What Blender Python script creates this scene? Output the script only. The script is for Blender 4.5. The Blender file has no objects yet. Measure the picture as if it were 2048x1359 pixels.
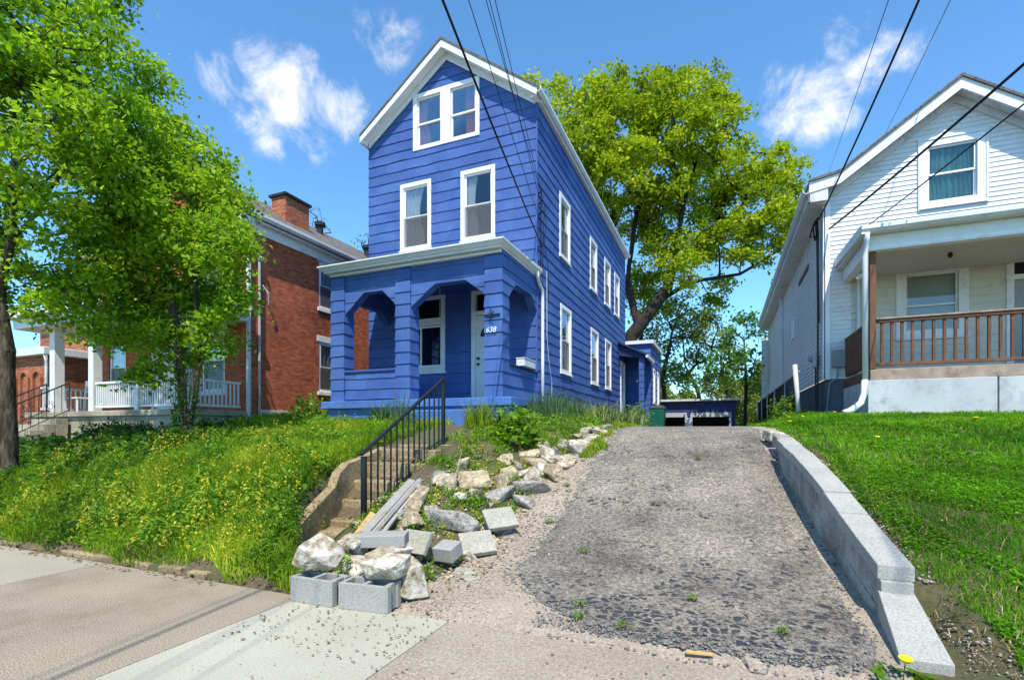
import bpy, bmesh, math, random
import numpy as np
from mathutils import Vector, Matrix, noise
scn = bpy.context.scene
R = math.radians
# ---------------------------------------------------------------- camera
cd = bpy.data.cameras.new('camera'); cam = bpy.data.objects.new('camera', cd); scn.collection.objects.link(cam)
cd.sensor_width = 36; cd.lens = 17.58; cd.shift_y = 0.0881; cd.clip_end = 3000; cd.clip_start = 0.05
cam.location = (0, 0, 1.3); cam.rotation_euler = (R(90), 0, R(22.8)); scn.camera = cam
# ---------------------------------------------------------------- exposure
scn.view_settings.view_transform = 'Standard'; scn.view_settings.look = 'None'
scn.view_settings.exposure = 0.33; scn.view_settings.gamma = 1.0
scn.cycles.max_bounces = 7; scn.cycles.transparent_max_bounces = 12; scn.cycles.diffuse_bounces = 3
scn.cycles.glossy_bounces = 3; scn.cycles.transmission_bounces = 4
# ---------------------------------------------------------------- sun
SUN = Vector((0.42, -1.0, 1.72)).normalized()
ld = bpy.data.lights.new('sun', 'SUN'); ld.energy = 5.0; ld.angle = R(0.5); ld.color = (1.0, 0.925, 0.80)
lo = bpy.data.objects.new('sun', ld); scn.collection.objects.link(lo)
lo.rotation_euler = SUN.to_track_quat('Z', 'Y').to_euler()
# ---------------------------------------------------------------- sky with clouds (by world direction)
w = bpy.data.worlds.new('World'); scn.world = w; w.use_nodes = True
nt = w.node_tree; nt.nodes.clear()
def N(nt, t, **k):
    n = nt.nodes.new(t)
    for a, b in k.items(): setattr(n, a, b)
    return n
def wire(nt, a, b): nt.links.new(a, b)
sky = N(nt, 'ShaderNodeTexSky', sky_type='NISHITA', sun_disc=False, sun_elevation=math.asin(SUN.z),
        sun_rotation=math.atan2(SUN.x, SUN.y), altitude=100, air_density=1.0, dust_density=0.0, ozone_density=1.6)
hs = N(nt, 'ShaderNodeHueSaturation'); hs.inputs['Saturation'].default_value = 1.0; hs.inputs['Value'].default_value = 1.0
tint = N(nt, 'ShaderNodeMix', data_type='RGBA', blend_type='MULTIPLY'); tint.inputs[0].default_value = 1; tint.inputs[7].default_value = (1.17, 1.86, 2.22, 1)
wire(nt, sky.outputs[0], tint.inputs[6]); wire(nt, tint.outputs[2], hs.inputs['Color'])
tc = N(nt, 'ShaderNodeTexCoord')
nz = N(nt, 'ShaderNodeTexNoise'); nz.inputs['Scale'].default_value = 9.5; nz.inputs['Detail'].default_value = 11; nz.inputs['Roughness'].default_value = 0.66
nz.inputs['Distortion'].default_value = 0.35
wire(nt, tc.outputs['Generated'], nz.inputs['Vector'])
CLOUDS = [((-0.5839, 0.5858, 0.5620), .105, 1.0), ((-0.6259, 0.5290, 0.5731), .07, .9), ((-0.5255, 0.6614, 0.5352), .075, .9), ((-0.5694, 0.6392, 0.5169), .06, .8),
          ((-0.6255, 0.6070, 0.4902), .055, .62)]
def pdir(u, v):
    a = (u - 1024) / 1000.0; b = (860 - v) / 1000.0
    return Vector((-.3875 + a * .9219, .9219 + a * .3875, b)).normalized()
CLOUDS = [(pdir(u, v), r, s) for u, v, r, s in [
    (455, 140, .065, .85), (520, 145, .075, 1.0), (590, 190, .088, 1.08), (655, 215, .075, 1.0), (700, 190, .05, .75), (555, 275, .055, .66), (520, 215, .06, .75), (630, 285, .06, .78),
    (1600, 205, .065, 1.1), (1640, 225, .06, 1.1), (1560, 165, .045, .95), (1565, 225, .05, 1.0), (1690, 240, .035, .8),
    (1728, 148, .045, .70), (1690, 72, .045, .66), (1775, 85, .035, .62), (1815, 105, .035, .6), (775, 75, .07, .56), (790, 120, .045, .56), (735, 50, .04, .5)]]
acc = None
for c, r, s in CLOUDS:
    vm = N(nt, 'ShaderNodeVectorMath', operation='DISTANCE'); wire(nt, tc.outputs['Generated'], vm.inputs[0]); vm.inputs[1].default_value = c
    mr = N(nt, 'ShaderNodeMapRange', interpolation_type='SMOOTHERSTEP'); wire(nt, vm.outputs['Value'], mr.inputs[0])
    mr.inputs[1].default_value = 0; mr.inputs[2].default_value = r * 1.35; mr.inputs[3].default_value = s; mr.inputs[4].default_value = 0
    if acc is None: acc = mr.outputs[0]
    else:
        mx = N(nt, 'ShaderNodeMath', operation='SMOOTH_MAX'); mx.inputs[2].default_value = .15
        wire(nt, acc, mx.inputs[0]); wire(nt, mr.outputs[0], mx.inputs[1]); acc = mx.outputs[0]
ad = N(nt, 'ShaderNodeMath', operation='MULTIPLY_ADD'); wire(nt, nz.outputs[0], ad.inputs[0]); ad.inputs[1].default_value = 3.3; ad.inputs[2].default_value = -1.98
sm = N(nt, 'ShaderNodeMath', operation='ADD'); wire(nt, acc, sm.inputs[0]); wire(nt, ad.outputs[0], sm.inputs[1])
cm = N(nt, 'ShaderNodeMapRange', interpolation_type='SMOOTHSTEP'); wire(nt, sm.outputs[0], cm.inputs[0]); cm.inputs[1].default_value = .02; cm.inputs[2].default_value = 1.25
gate = N(nt, 'ShaderNodeMapRange'); wire(nt, acc, gate.inputs[0]); gate.inputs[1].default_value = .08; gate.inputs[2].default_value = .45
cmul = N(nt, 'ShaderNodeMath', operation='MULTIPLY'); wire(nt, cm.outputs[0], cmul.inputs[0]); wire(nt, gate.outputs[0], cmul.inputs[1])
mixc = N(nt, 'ShaderNodeMix', data_type='RGBA'); wire(nt, cmul.outputs[0], mixc.inputs[0]); wire(nt, hs.outputs[0], mixc.inputs[6]); mixc.inputs[7].default_value = (9.8, 9.7, 9.7, 1)
bg = N(nt, 'ShaderNodeBackground'); bg.inputs['Strength'].default_value = 0.103; wire(nt, mixc.outputs[2], bg.inputs[0])
wo = N(nt, 'ShaderNodeOutputWorld'); wire(nt, bg.outputs[0], wo.inputs[0])
w.cycles.sampling_method = 'MANUAL'; w.cycles.sample_map_resolution = 512

# ================================================================ helpers
def tag(o, label=None, cat=None, group=None, kind=None):
    if label: o['label'] = label
    if cat: o['category'] = cat
    if group: o['group'] = group
    if kind: o['kind'] = kind
    return o
WL = {}
def empty(name, loc, label, cat, group=None):
    o = bpy.data.objects.new(name, None); scn.collection.objects.link(o); o.location = loc; o.empty_display_size = .2
    WL[o.name] = Vector(loc); return tag(o, label, cat, group)
def link(name, me, mt, parent=None):
    o = bpy.data.objects.new(name, me); scn.collection.objects.link(o)
    if mt: me.materials.append(mt)
    if parent is not None:
        o.parent = parent; base = WL[parent.name]
        me.transform(Matrix.Translation(-base)); WL[o.name] = base
    else: WL[o.name] = Vector((0, 0, 0))
    return o
def autouv(me):
    n = len(me.loops)
    if n == 0: return
    co = np.empty(len(me.vertices) * 3, 'f'); me.vertices.foreach_get('co', co); co = co.reshape(-1, 3)
    li = np.empty(n, 'i'); me.loops.foreach_get('vertex_index', li)
    np_ = len(me.polygons); nr = np.empty(np_ * 3, 'f'); me.polygons.foreach_get('normal', nr); nr = np.abs(nr.reshape(-1, 3))
    lt = np.empty(np_, 'i'); me.polygons.foreach_get('loop_total', lt)
    ax = np.repeat(np.argmax(nr, 1), lt); p = co[li]
    uv = np.where((ax == 0)[:, None], p[:, [1, 2]], np.where((ax == 1)[:, None], p[:, [0, 2]], p[:, [0, 1]]))
    l = me.uv_layers.new(name='uv'); l.data.foreach_set('uv', uv.astype('f').ravel())
class MB:
    def __init__(s): s.v = []; s.f = []
    def add(s, v, f):
        k = len(s.v); s.v += [tuple(p) for p in v]; s.f += [tuple(k + i for i in q) for q in f]; return s
    def box(s, x0, x1, y0, y1, z0, z1):
        return s.add([(x0, y0, z0), (x1, y0, z0), (x1, y1, z0), (x0, y1, z0), (x0, y0, z1), (x1, y0, z1), (x1, y1, z1), (x0, y1, z1)],
                     [(0, 3, 2, 1), (4, 5, 6, 7), (0, 1, 5, 4), (1, 2, 6, 5), (2, 3, 7, 6), (3, 0, 4, 7)])
    def obox(s, c, size, rot=(0, 0, 0)):
        from mathutils import Euler
        M = Euler(rot).to_matrix(); c = Vector(c); h = Vector(size) / 2; v = []
        for z in (-1, 1):
            for x, y in ((-1, -1), (1, -1), (1, 1), (-1, 1)): v.append(c + M @ Vector((x * h.x, y * h.y, z * h.z)))
        return s.add(v, [(0, 3, 2, 1), (4, 5, 6, 7), (0, 1, 5, 4), (1, 2, 6, 5), (2, 3, 7, 6), (3, 0, 4, 7)])
    def prism(s, pts, d):      # polygon (3-D points) swept by vector d
        n = len(pts); d = Vector(d); p = [Vector(q) for q in pts]
        nrm = sum(((p[i] - p[0]).cross(p[i + 1] - p[0]) for i in range(1, n - 1)), Vector())
        if nrm.dot(d) > 0: p.reverse()
        s.add(p + [q + d for q in p], [tuple(range(n)), tuple(range(2 * n - 1, n - 1, -1))] + [(i, i + n, (i + 1) % n + n, (i + 1) % n) for i in range(n)])
        return s
    def tube(s, pts, r, n=8, cap=True):
        pts = [Vector(p) for p in pts]; rr = r if isinstance(r, (list, tuple)) else [r] * len(pts)
        k = len(s.v); up = None
        for i, p in enumerate(pts):
            t = (pts[min(i + 1, len(pts) - 1)] - pts[max(i - 1, 0)]).normalized()
            if up is None or abs(up.dot(t)) > .95: up = Vector((0, 0, 1)) if abs(t.z) < .9 else Vector((1, 0, 0))
            a = t.cross(up).normalized(); b = t.cross(a).normalized(); up = a.cross(t) if False else up
            for j in range(n):
                q = p + (a * math.cos(2 * math.pi * j / n) + b * math.sin(2 * math.pi * j / n)) * rr[i]; s.v.append(tuple(q))
        for i in range(len(pts) - 1):
            for j in range(n):
                s.f.append((k + i * n + j, k + i * n + (j + 1) % n, k + (i + 1) * n + (j + 1) % n, k + (i + 1) * n + j))
        if cap:
            s.f.append(tuple(k + j for j in range(n - 1, -1, -1))); e = k + (len(pts) - 1) * n; s.f.append(tuple(e + j for j in range(n)))
        return s
    def build(s, name, mt, parent=None, bev=0, smooth=False, seg=2):
        me = bpy.data.meshes.new(name); me.from_pydata(s.v, [], s.f); me.update()
        bm = bmesh.new(); bm.from_mesh(me); bmesh.ops.recalc_face_normals(bm, faces=bm.faces) if not getattr(s, 'keep', False) else None; bm.to_mesh(me); bm.free()
        autouv(me); o = link(name, me, mt, parent)
        if smooth: me.polygons.foreach_set('use_smooth', [True] * len(me.polygons))
        if bev:
            m = o.modifiers.new('bevel', 'BEVEL'); m.width = bev; m.segments = seg; m.limit_method = 'ANGLE'; m.angle_limit = R(35)
        return o
def fastmesh(name, co, quads, mt, parent=None, rnd=None, smooth=False):
    co = np.ascontiguousarray(co, 'f'); quads = np.ascontiguousarray(quads, 'i'); k = quads.shape[1]
    me = bpy.data.meshes.new(name); me.vertices.add(len(co)); me.vertices.foreach_set('co', co.ravel())
    me.loops.add(quads.size); me.loops.foreach_set('vertex_index', quads.ravel())
    me.polygons.add(len(quads)); me.polygons.foreach_set('loop_start', np.arange(0, quads.size, k, dtype='i'))
    try: me.polygons.foreach_set('loop_total', np.full(len(quads), k, 'i'))
    except Exception: pass
    if smooth: me.polygons.foreach_set('use_smooth', np.ones(len(quads), bool))
    me.update(calc_edges=True)
    if rnd is not None:
        a = me.attributes.new('rnd', 'FLOAT', 'FACE'); a.data.foreach_set('value', np.ascontiguousarray(rnd, 'f'))
    return link(name, me, mt, parent)

# ---------------------------------------------------------------- materials
MT = {}
def lin(c): return tuple((x / 12.92 if x <= .04045 else ((x + .055) / 1.055) ** 2.4) for x in c)
def s8(r, g, b): return lin((r / 255, g / 255, b / 255))
def base(name):
    m = bpy.data.materials.new(name); m.use_nodes = True; t = m.node_tree; b = t.nodes['Principled BSDF']; MT[name] = m
    return m, t, b
def ramp(t, src, stops):
    r = N(t, 'ShaderNodeValToRGB'); e = r.color_ramp.elements
    while len(e) < len(stops): e.new(.5)
    for i, (p, c) in enumerate(stops): e[i].position = p; e[i].color = tuple(c) + (1,)
    wire(t, src, r.inputs[0]); return r.outputs[0]
def tex(t, kind='ShaderNodeTexNoise', scale=1., detail=4, rough=.6, coord='Object', dist=0., out=0, stretch=None, **k):
    c = N(t, 'ShaderNodeTexCoord'); n = N(t, kind, **k); n.inputs['Scale'].default_value = scale
    if 'Detail' in n.inputs: n.inputs['Detail'].default_value = detail
    if 'Roughness' in n.inputs: n.inputs['Roughness'].default_value = rough
    if dist and 'Distortion' in n.inputs: n.inputs['Distortion'].default_value = dist
    if stretch:
        mp = N(t, 'ShaderNodeMapping'); mp.inputs['Scale'].default_value = stretch; wire(t, c.outputs[coord], mp.inputs[0]); wire(t, mp.outputs[0], n.inputs['Vector'])
    else: wire(t, c.outputs[coord], n.inputs['Vector'])
    return n.outputs[out]
def mixc_(t, f, a, b, mode='MIX'):
    m = N(t, 'ShaderNodeMix', data_type='RGBA', blend_type=mode)
    for s, i in ((f, 0), (a, 6), (b, 7)):
        if hasattr(s, 'links'): wire(t, s, m.inputs[i])
        elif i == 0: m.inputs[0].default_value = s
        else: m.inputs[i].default_value = tuple(s) + (1,)
    return m.outputs[2]
def math_(t, op, a, b=0, c=None):
    m = N(t, 'ShaderNodeMath', operation=op)
    for i, s in enumerate((a, b, c)):
        if s is None: continue
        if hasattr(s, 'links'): wire(t, s, m.inputs[i])
        else: m.inputs[i].default_value = s
    return m.outputs[0]
def bump(t, b, h, strength=.3, dist=.01):
    n = N(t, 'ShaderNodeBump'); n.inputs['Strength'].default_value = strength; n.inputs['Distance'].default_value = dist
    wire(t, h, n.inputs['Height']); wire(t, n.outputs[0], b.inputs['Normal'])
def paint(name, c, var=.12, rough=.55, scale=1.3, fine=30, grime=None, bs=.15, spec=.3):
    m, t, b = base(name); c = Vector(c)
    n1 = tex(t, scale=scale, detail=6); col = ramp(t, n1, [(.3, c * (1 - var)), (.7, c * (1 + var))])
    if grime:
        g = tex(t, scale=3.1, detail=8, rough=.75); gm = ramp(t, g, [(.52, (0, 0, 0)), (.72, (1, 1, 1))]); col = mixc_(t, gm, col, grime)
    wire(t, col, b.inputs['Base Color']); b.inputs['Roughness'].default_value = rough
    b.inputs['Specular IOR Level'].default_value = spec
    bump(t, b, tex(t, scale=fine, detail=5), bs, .004); return m
def speck(name, stops, scale=60, big=None, rough=.9, bs=.5, bd=.006, coord='Object'):
    m, t, b = base(name); n1 = tex(t, 'ShaderNodeTexNoise', scale=scale, detail=3, rough=.7, coord=coord)
    col = ramp(t, n1, stops)
    if big: col = mixc_(t, big[2], col, ramp(t, tex(t, scale=big[0], detail=6, rough=.65), big[1]), 'MULTIPLY')
    wire(t, col, b.inputs['Base Color']); b.inputs['Roughness'].default_value = rough; b.inputs['Specular IOR Level'].default_value = .2
    bump(t, b, n1, bs, bd); return m
BLUE = (.048, .098, .30)
# weathered blue shingle paint: faded patches, slightly different shade for each shingle
m, t, b = base('blue_shingle'); n1 = tex(t, scale=.7, detail=7, rough=.65)
col = ramp(t, n1, [(.28, (.042, .085, .27)), (.5, (.056, .116, .335)), (.74, (.085, .165, .40))])
br = N(t, 'ShaderNodeTexBrick'); br.offset = .5; br.inputs['Scale'].default_value = 1; br.inputs['Mortar Size'].default_value = .0022
br.inputs['Brick Width'].default_value = .61; br.inputs['Row Height'].default_value = .257; br.inputs['Bias'].default_value = 0
br.inputs['Color1'].default_value = (.84, .84, .87, 1); br.inputs['Color2'].default_value = (1.13, 1.13, 1.10, 1); br.inputs['Mortar'].default_value = (.72, .72, .75, 1)
tcc = N(t, 'ShaderNodeTexCoord'); mp = N(t, 'ShaderNodeMapping'); mp.inputs['Location'].default_value = (0, .107, 0); wire(t, tcc.outputs['UV'], mp.inputs[0]); wire(t, mp.outputs[0], br.inputs['Vector'])
col = mixc_(t, .8, col, br.outputs[0], 'MULTIPLY')
g = tex(t, scale=5, detail=9, rough=.8, stretch=(1, 1, .35)); col = mixc_(t, ramp(t, g, [(.56, (0, 0, 0)), (.80, (.5, .5, .5))]), col, (.17, .25, .44))
g2 = tex(t, scale=9, detail=8, rough=.8, stretch=(1, 1, .10)); col = mixc_(t, ramp(t, g2, [(.56, (0, 0, 0)), (.78, (.55, .55, .55))]), col, (.030, .055, .19))
wire(t, col, b.inputs['Base Color']); b.inputs['Roughness'].default_value = .62; b.inputs['Specular IOR Level'].default_value = .22
bump(t, b, tex(t, scale=45, detail=5, stretch=(1, 1, .2)), .35, .004)
paint('blue_plain', BLUE, .14, .6, grime=(.035, .075, .25))
paint('blue_slab', (.07, .16, .40), .2, .6, grime=(.05, .10, .26), bs=.3)
paint('navy_trim', (.018, .03, .10), .1, .5)
paint('navy_wall', (.030, .045, .16), .15, .6)
paint('white_trim', (.74, .75, .74), .05, .45, grime=(.52, .53, .50), bs=.1)
paint('white_clean', (.80, .81, .82), .03, .4, bs=.08)
paint('white_siding', (.70, .70, .69), .07, .5, scale=.5, grime=(.52, .51, .47), bs=.1)
paint('white_worn', (.62, .62, .58), .12, .6, grime=(.33, .31, .26), bs=.3)
paint('white_siding_shaded', (.60, .58, .49), .06, .55, grime=(.48, .45, .36))  # porch copy of the white siding, its yellowish shade mixed into the colour
paint('door_white', (.66, .68, .68), .03, .4, bs=.05)
paint('black_metal', (.012, .013, .016), .3, .38, spec=.5)
paint('dark_metal', (.03, .03, .035), .3, .5)
paint('galv', (.42, .44, .46), .15, .4, grime=(.28, .28, .27), spec=.5)
paint('meter_grey', (.30, .32, .33), .12, .5, grime=(.2, .2, .2))
paint('gutter_white', (.66, .68, .70), .06, .4, grime=(.5, .5, .46), spec=.4)
paint('brown_wood', (.16, .072, .038), .3, .75, scale=4, grime=(.10, .05, .03), bs=.4)
paint('board_worn', (.34, .26, .20), .3, .8, scale=5, grime=(.14, .08, .05), bs=.6)
paint('foundation_light', (.47, .49, .50), .14, .8, grime=(.30, .31, .30), bs=.6, fine=14)
paint('foundation_dark', (.105, .125, .15), .2, .85, grime=(.16, .17, .18), bs=.6, fine=14)
paint('bin_green', (.006, .11, .075), .15, .35, spec=.5)
paint('plank_grey', (.36, .33, .29), .22, .85, scale=6, grime=(.22, .19, .16), bs=.7)
paint('plank_yellow', (.55, .34, .13), .2, .8, scale=6, bs=.5)
paint('curtain_white', (.62, .62, .60), .06, .9); paint('curtain_red', (.45, .13, .09), .2, .9); paint('curtain_teal', (.13, .30, .25), .25, .9)
paint('blind', (.50, .47, .40), .06, .8)
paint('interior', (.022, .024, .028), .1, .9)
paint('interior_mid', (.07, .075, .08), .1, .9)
paint('ceiling_pale', (.50, .49, .44), .06, .7); paint('ceiling_blue', (.03, .055, .19), .1, .7)
paint('pvc', (.70, .71, .72), .04, .35, spec=.5)
paint('concrete_dark', (.20, .195, .18), .2, .9)
paint('wire_black', (.01, .01, .012), .1, .6)
m, t, b = base('bark'); fz = tex(t, scale=16, detail=8, rough=.75, dist=.6, stretch=(1, 1, .22)); n1 = tex(t, scale=2.2, detail=5)
col = mixc_(t, .8, ramp(t, fz, [(.38, (.022, .017, .012)), (.5, (.085, .066, .048)), (.66, (.20, .165, .125))]), ramp(t, n1, [(.3, (.6, .6, .6)), (.7, (1.25, 1.2, 1.1))]), 'MULTIPLY')
wire(t, col, b.inputs['Base Color']); b.inputs['Roughness'].default_value = .95; b.inputs['Specular IOR Level'].default_value = .15; bump(t, b, fz, 1.0, .03)
paint('bark_dark', (.030, .024, .019), .35, .95, scale=3, grime=(.055, .045, .036), bs=.8, fine=8)
paint('twig', (.10, .08, .06), .3, .95, scale=3)
paint('dandelion', (.85, .62, .01), .1, .7); paint('weed_yellow', (.60, .50, .04), .15, .8)
# stones and concrete
G = [(.36, (.30, .29, .27)), (.5, (.52, .51, .48)), (.64, (.70, .69, .66))]
speck('block', [(.3, (.245, .235, .21)), (.5, (.335, .325, .295)), (.7, (.43, .42, .385))], 90, (1.6, [(.3, (.78, .78, .78)), (.7, (1.1, 1.1, 1.1))], .7))
speck('cap_concrete', [(.3, (.25, .24, .215)), (.5, (.37, .36, .325)), (.7, (.47, .46, .42))], 80, (2.2, [(.3, (.80, .80, .79)), (.7, (1.08, 1.08, 1.08))], .8))
speck('wall_face', [(.3, (.22, .21, .20)), (.5, (.32, .31, .29)), (.7, (.42, .41, .39))], 45, (2.6, [(.35, (.50, .46, .40)), (.62, (1.15, 1.15, 1.15))], .95), bs=.8)
speck('rock_white', [(.3, (.20, .15, .095)), (.46, (.42, .37, .29)), (.66, (.58, .55, .48))], 14, (3.5, [(.32, (.62, .52, .38)), (.55, (1.05, 1.05, 1.05))], .9), bs=.9, bd=.02)
speck('rock_tan', [(.3, (.26, .20, .13)), (.5, (.44, .37, .26)), (.7, (.60, .54, .42))], 18, (3, [(.32, (.55, .50, .42)), (.6, (1.15, 1.12, 1.05))], .9), bs=.9, bd=.02)
speck('rock_grey', [(.3, (.17, .155, .14)), (.5, (.32, .30, .27)), (.7, (.50, .47, .43))], 22, (3, [(.32, (.6, .56, .5)), (.6, (1.15, 1.12, 1.1))], .9), bs=.9, bd=.02)
speck('gravel_stone', [(.3, (.22, .175, .12)), (.5, (.38, .32, .24)), (.7, (.56, .50, .40))], 9)
speck('paver', [(.3, (.25, .235, .185)), (.5, (.36, .34, .275)), (.7, (.46, .44, .37))], 40, (3, [(.3, (.75, .75, .72)), (.7, (1.1, 1.1, 1.1))], .7))
speck('steps_concrete', [(.3, (.17, .125, .065)), (.5, (.30, .235, .14)), (.7, (.42, .345, .225))], 35, (2.2, [(.3, (.5, .47, .4)), (.6, (1.12, 1.1, 1.05))], .9), bs=.8)
speck('porch_concrete', [(.3, (.27, .24, .18)), (.5, (.38, .34, .26)), (.7, (.46, .42, .33))], 25, (1.2, [(.3, (.5, .48, .42)), (.6, (1.12, 1.1, 1.06))], .9), bs=.5)
speck('walk_old', [(.30, (.11, .088, .06)), (.45, (.255, .212, .152)), (.56, (.355, .302, .228)), (.72, (.55, .485, .38))], 110, (.9, [(.30, (.66, .60, .54)), (.48, (.96, .94, .92)), (.7, (1.14, 1.12, 1.08))], .9), bs=.7)
speck('walk_pale', [(.28, (.21, .18, .135)), (.5, (.37, .335, .255)), (.7, (.49, .45, .36))], 90, (.9, [(.3, (.80, .78, .74)), (.7, (1.05, 1.05, 1.05))], .8), bs=.5)
# fresh pale concrete with dark debris specks
m, t, b = base('walk_new'); n1 = tex(t, scale=70, detail=3); col = ramp(t, n1, [(.3, (.36, .34, .26)), (.7, (.47, .45, .36))])
col = mixc_(t, .8, col, ramp(t, tex(t, scale=.8, detail=7), [(.3, (.8, .79, .76)), (.7, (1.06, 1.06, 1.06))]), 'MULTIPLY')
sp = tex(t, 'ShaderNodeTexVoronoi', scale=34, out=0); pm = tex(t, scale=1.6, detail=4)
sk = math_(t, 'LESS_THAN', sp, math_(t, 'MULTIPLY_ADD', pm, .55, -.14)); col = mixc_(t, sk, col, (.17, .15, .12))
wire(t, col, b.inputs['Base Color']); b.inputs['Roughness'].default_value = .85; bump(t, b, n1, .3, .004)
# gravelly exposed-aggregate concrete
m, t, b = base('gravel_concrete'); n1 = tex(t, 'ShaderNodeTexVoronoi', scale=75, out=1); n2 = tex(t, scale=120, detail=3)
col = mixc_(t, .55, ramp(t, n1, [(.1, (.085, .062, .042)), (.5, (.23, .185, .135)), (.9, (.50, .43, .34))]), ramp(t, tex(t, scale=48, detail=6, rough=.85), [(.38, (.05, .038, .028)), (.49, (.25, .205, .15)), (.62, (.56, .50, .40))]))
col = mixc_(t, .9, col, ramp(t, tex(t, scale=1.1, detail=7, rough=.7), [(.3, (.72, .68, .66)), (.7, (1.12, 1.1, 1.08))]), 'MULTIPLY')
wire(t, col, b.inputs['Base Color']); b.inputs['Roughness'].default_value = .9; bump(t, b, n2, .8, .01)
# cracked worn asphalt
m, t, b = base('asphalt'); n2 = tex(t, scale=85, detail=4, rough=.75)
n3 = tex(t, scale=30, detail=8, rough=.88)
agg = ramp(t, n3, [(.37, (.028, .025, .024)), (.45, (.135, .122, .105)), (.54, (.275, .250, .212)), (.68, (.52, .475, .405))])
c = N(t, 'ShaderNodeTexCoord'); wn = N(t, 'ShaderNodeTexNoise'); wn.inputs['Scale'].default_value = 5; wn.inputs['Detail'].default_value = 5; wire(t, c.outputs['Object'], wn.inputs['Vector'])
wv = N(t, 'ShaderNodeVectorMath', operation='MULTIPLY_ADD'); wire(t, wn.outputs['Color'], wv.inputs[0]); wv.inputs[1].default_value = (.16, .16, .0); wire(t, c.outputs['Object'], wv.inputs[2])
def vor(scale, feat):
    v = N(t, 'ShaderNodeTexVoronoi', feature=feat); v.inputs['Scale'].default_value = scale; wire(t, wv.outputs[0], v.inputs['Vector']); return v
cellmask = tex(t, scale=1.1, detail=5, rough=.7)
v1 = vor(14, 'DISTANCE_TO_EDGE'); v2 = vor(14, 'F1')
inner = N(t, 'ShaderNodeMapRange', interpolation_type='SMOOTHSTEP'); wire(t, v1.outputs[0], inner.inputs[0]); inner.inputs[1].default_value = .10; inner.inputs[2].default_value = .24
# the bare crazed patches lie near the street end: mask by y of the place
sx = N(t, 'ShaderNodeSeparateXYZ'); wire(t, c.outputs['Object'], sx.inputs[0])
near = N(t, 'ShaderNodeMapRange'); wire(t, sx.outputs[1], near.inputs[0]); near.inputs[1].default_value = 3.4; near.inputs[2].default_value = 5.2; near.inputs[3].default_value = .17; near.inputs[4].default_value = -.03
pick = math_(t, 'ADD', math_(t, 'ADD', cellmask, near.outputs[0]), math_(t, 'MULTIPLY', v2.outputs[1], .22))
pm = N(t, 'ShaderNodeMapRange'); wire(t, pick, pm.inputs[0]); pm.inputs[1].default_value = .68; pm.inputs[2].default_value = .76
dk = math_(t, 'MULTIPLY', inner.outputs[0], pm.outputs[0])
darkc = ramp(t, tex(t, scale=60, detail=4), [(.3, (.022, .023, .032)), (.7, (.085, .085, .10))])
col = mixc_(t, .95, agg, ramp(t, tex(t, scale=1.0, detail=8, rough=.72), [(.33, (.50, .49, .49)), (.5, (.95, .93, .91)), (.66, (1.38, 1.32, 1.24))]), 'MULTIPLY')
col = mixc_(t, dk, col, darkc)
ck = N(t, 'ShaderNodeTexVoronoi', feature='DISTANCE_TO_EDGE'); ck.inputs['Scale'].default_value = 1.5; cw = N(t, 'ShaderNodeVectorMath', operation='MULTIPLY_ADD'); wire(t, wn.outputs['Color'], cw.inputs[0]); cw.inputs[1].default_value = (.7, .7, 0); wire(t, c.outputs['Object'], cw.inputs[2]); wire(t, cw.outputs[0], ck.inputs['Vector'])
col = mixc_(t, math_(t, 'LESS_THAN', ck.outputs[0], .0045), col, (.03, .028, .026))
patch = tex(t, scale=1.9, detail=8, rough=.7, dist=.4); col = mixc_(t, ramp(t, patch, [(.66, (0, 0, 0)), (.72, (.85, .85, .85))]), col, (.50, .48, .45))
wire(t, col, b.inputs['Base Color']); b.inputs['Roughness'].default_value = .92; b.inputs['Specular IOR Level'].default_value = .15
hh = math_(t, 'ADD', math_(t, 'MULTIPLY', n2, .6), math_(t, 'MULTIPLY', dk, .8)); bump(t, b, hh, .9, .014)
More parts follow.
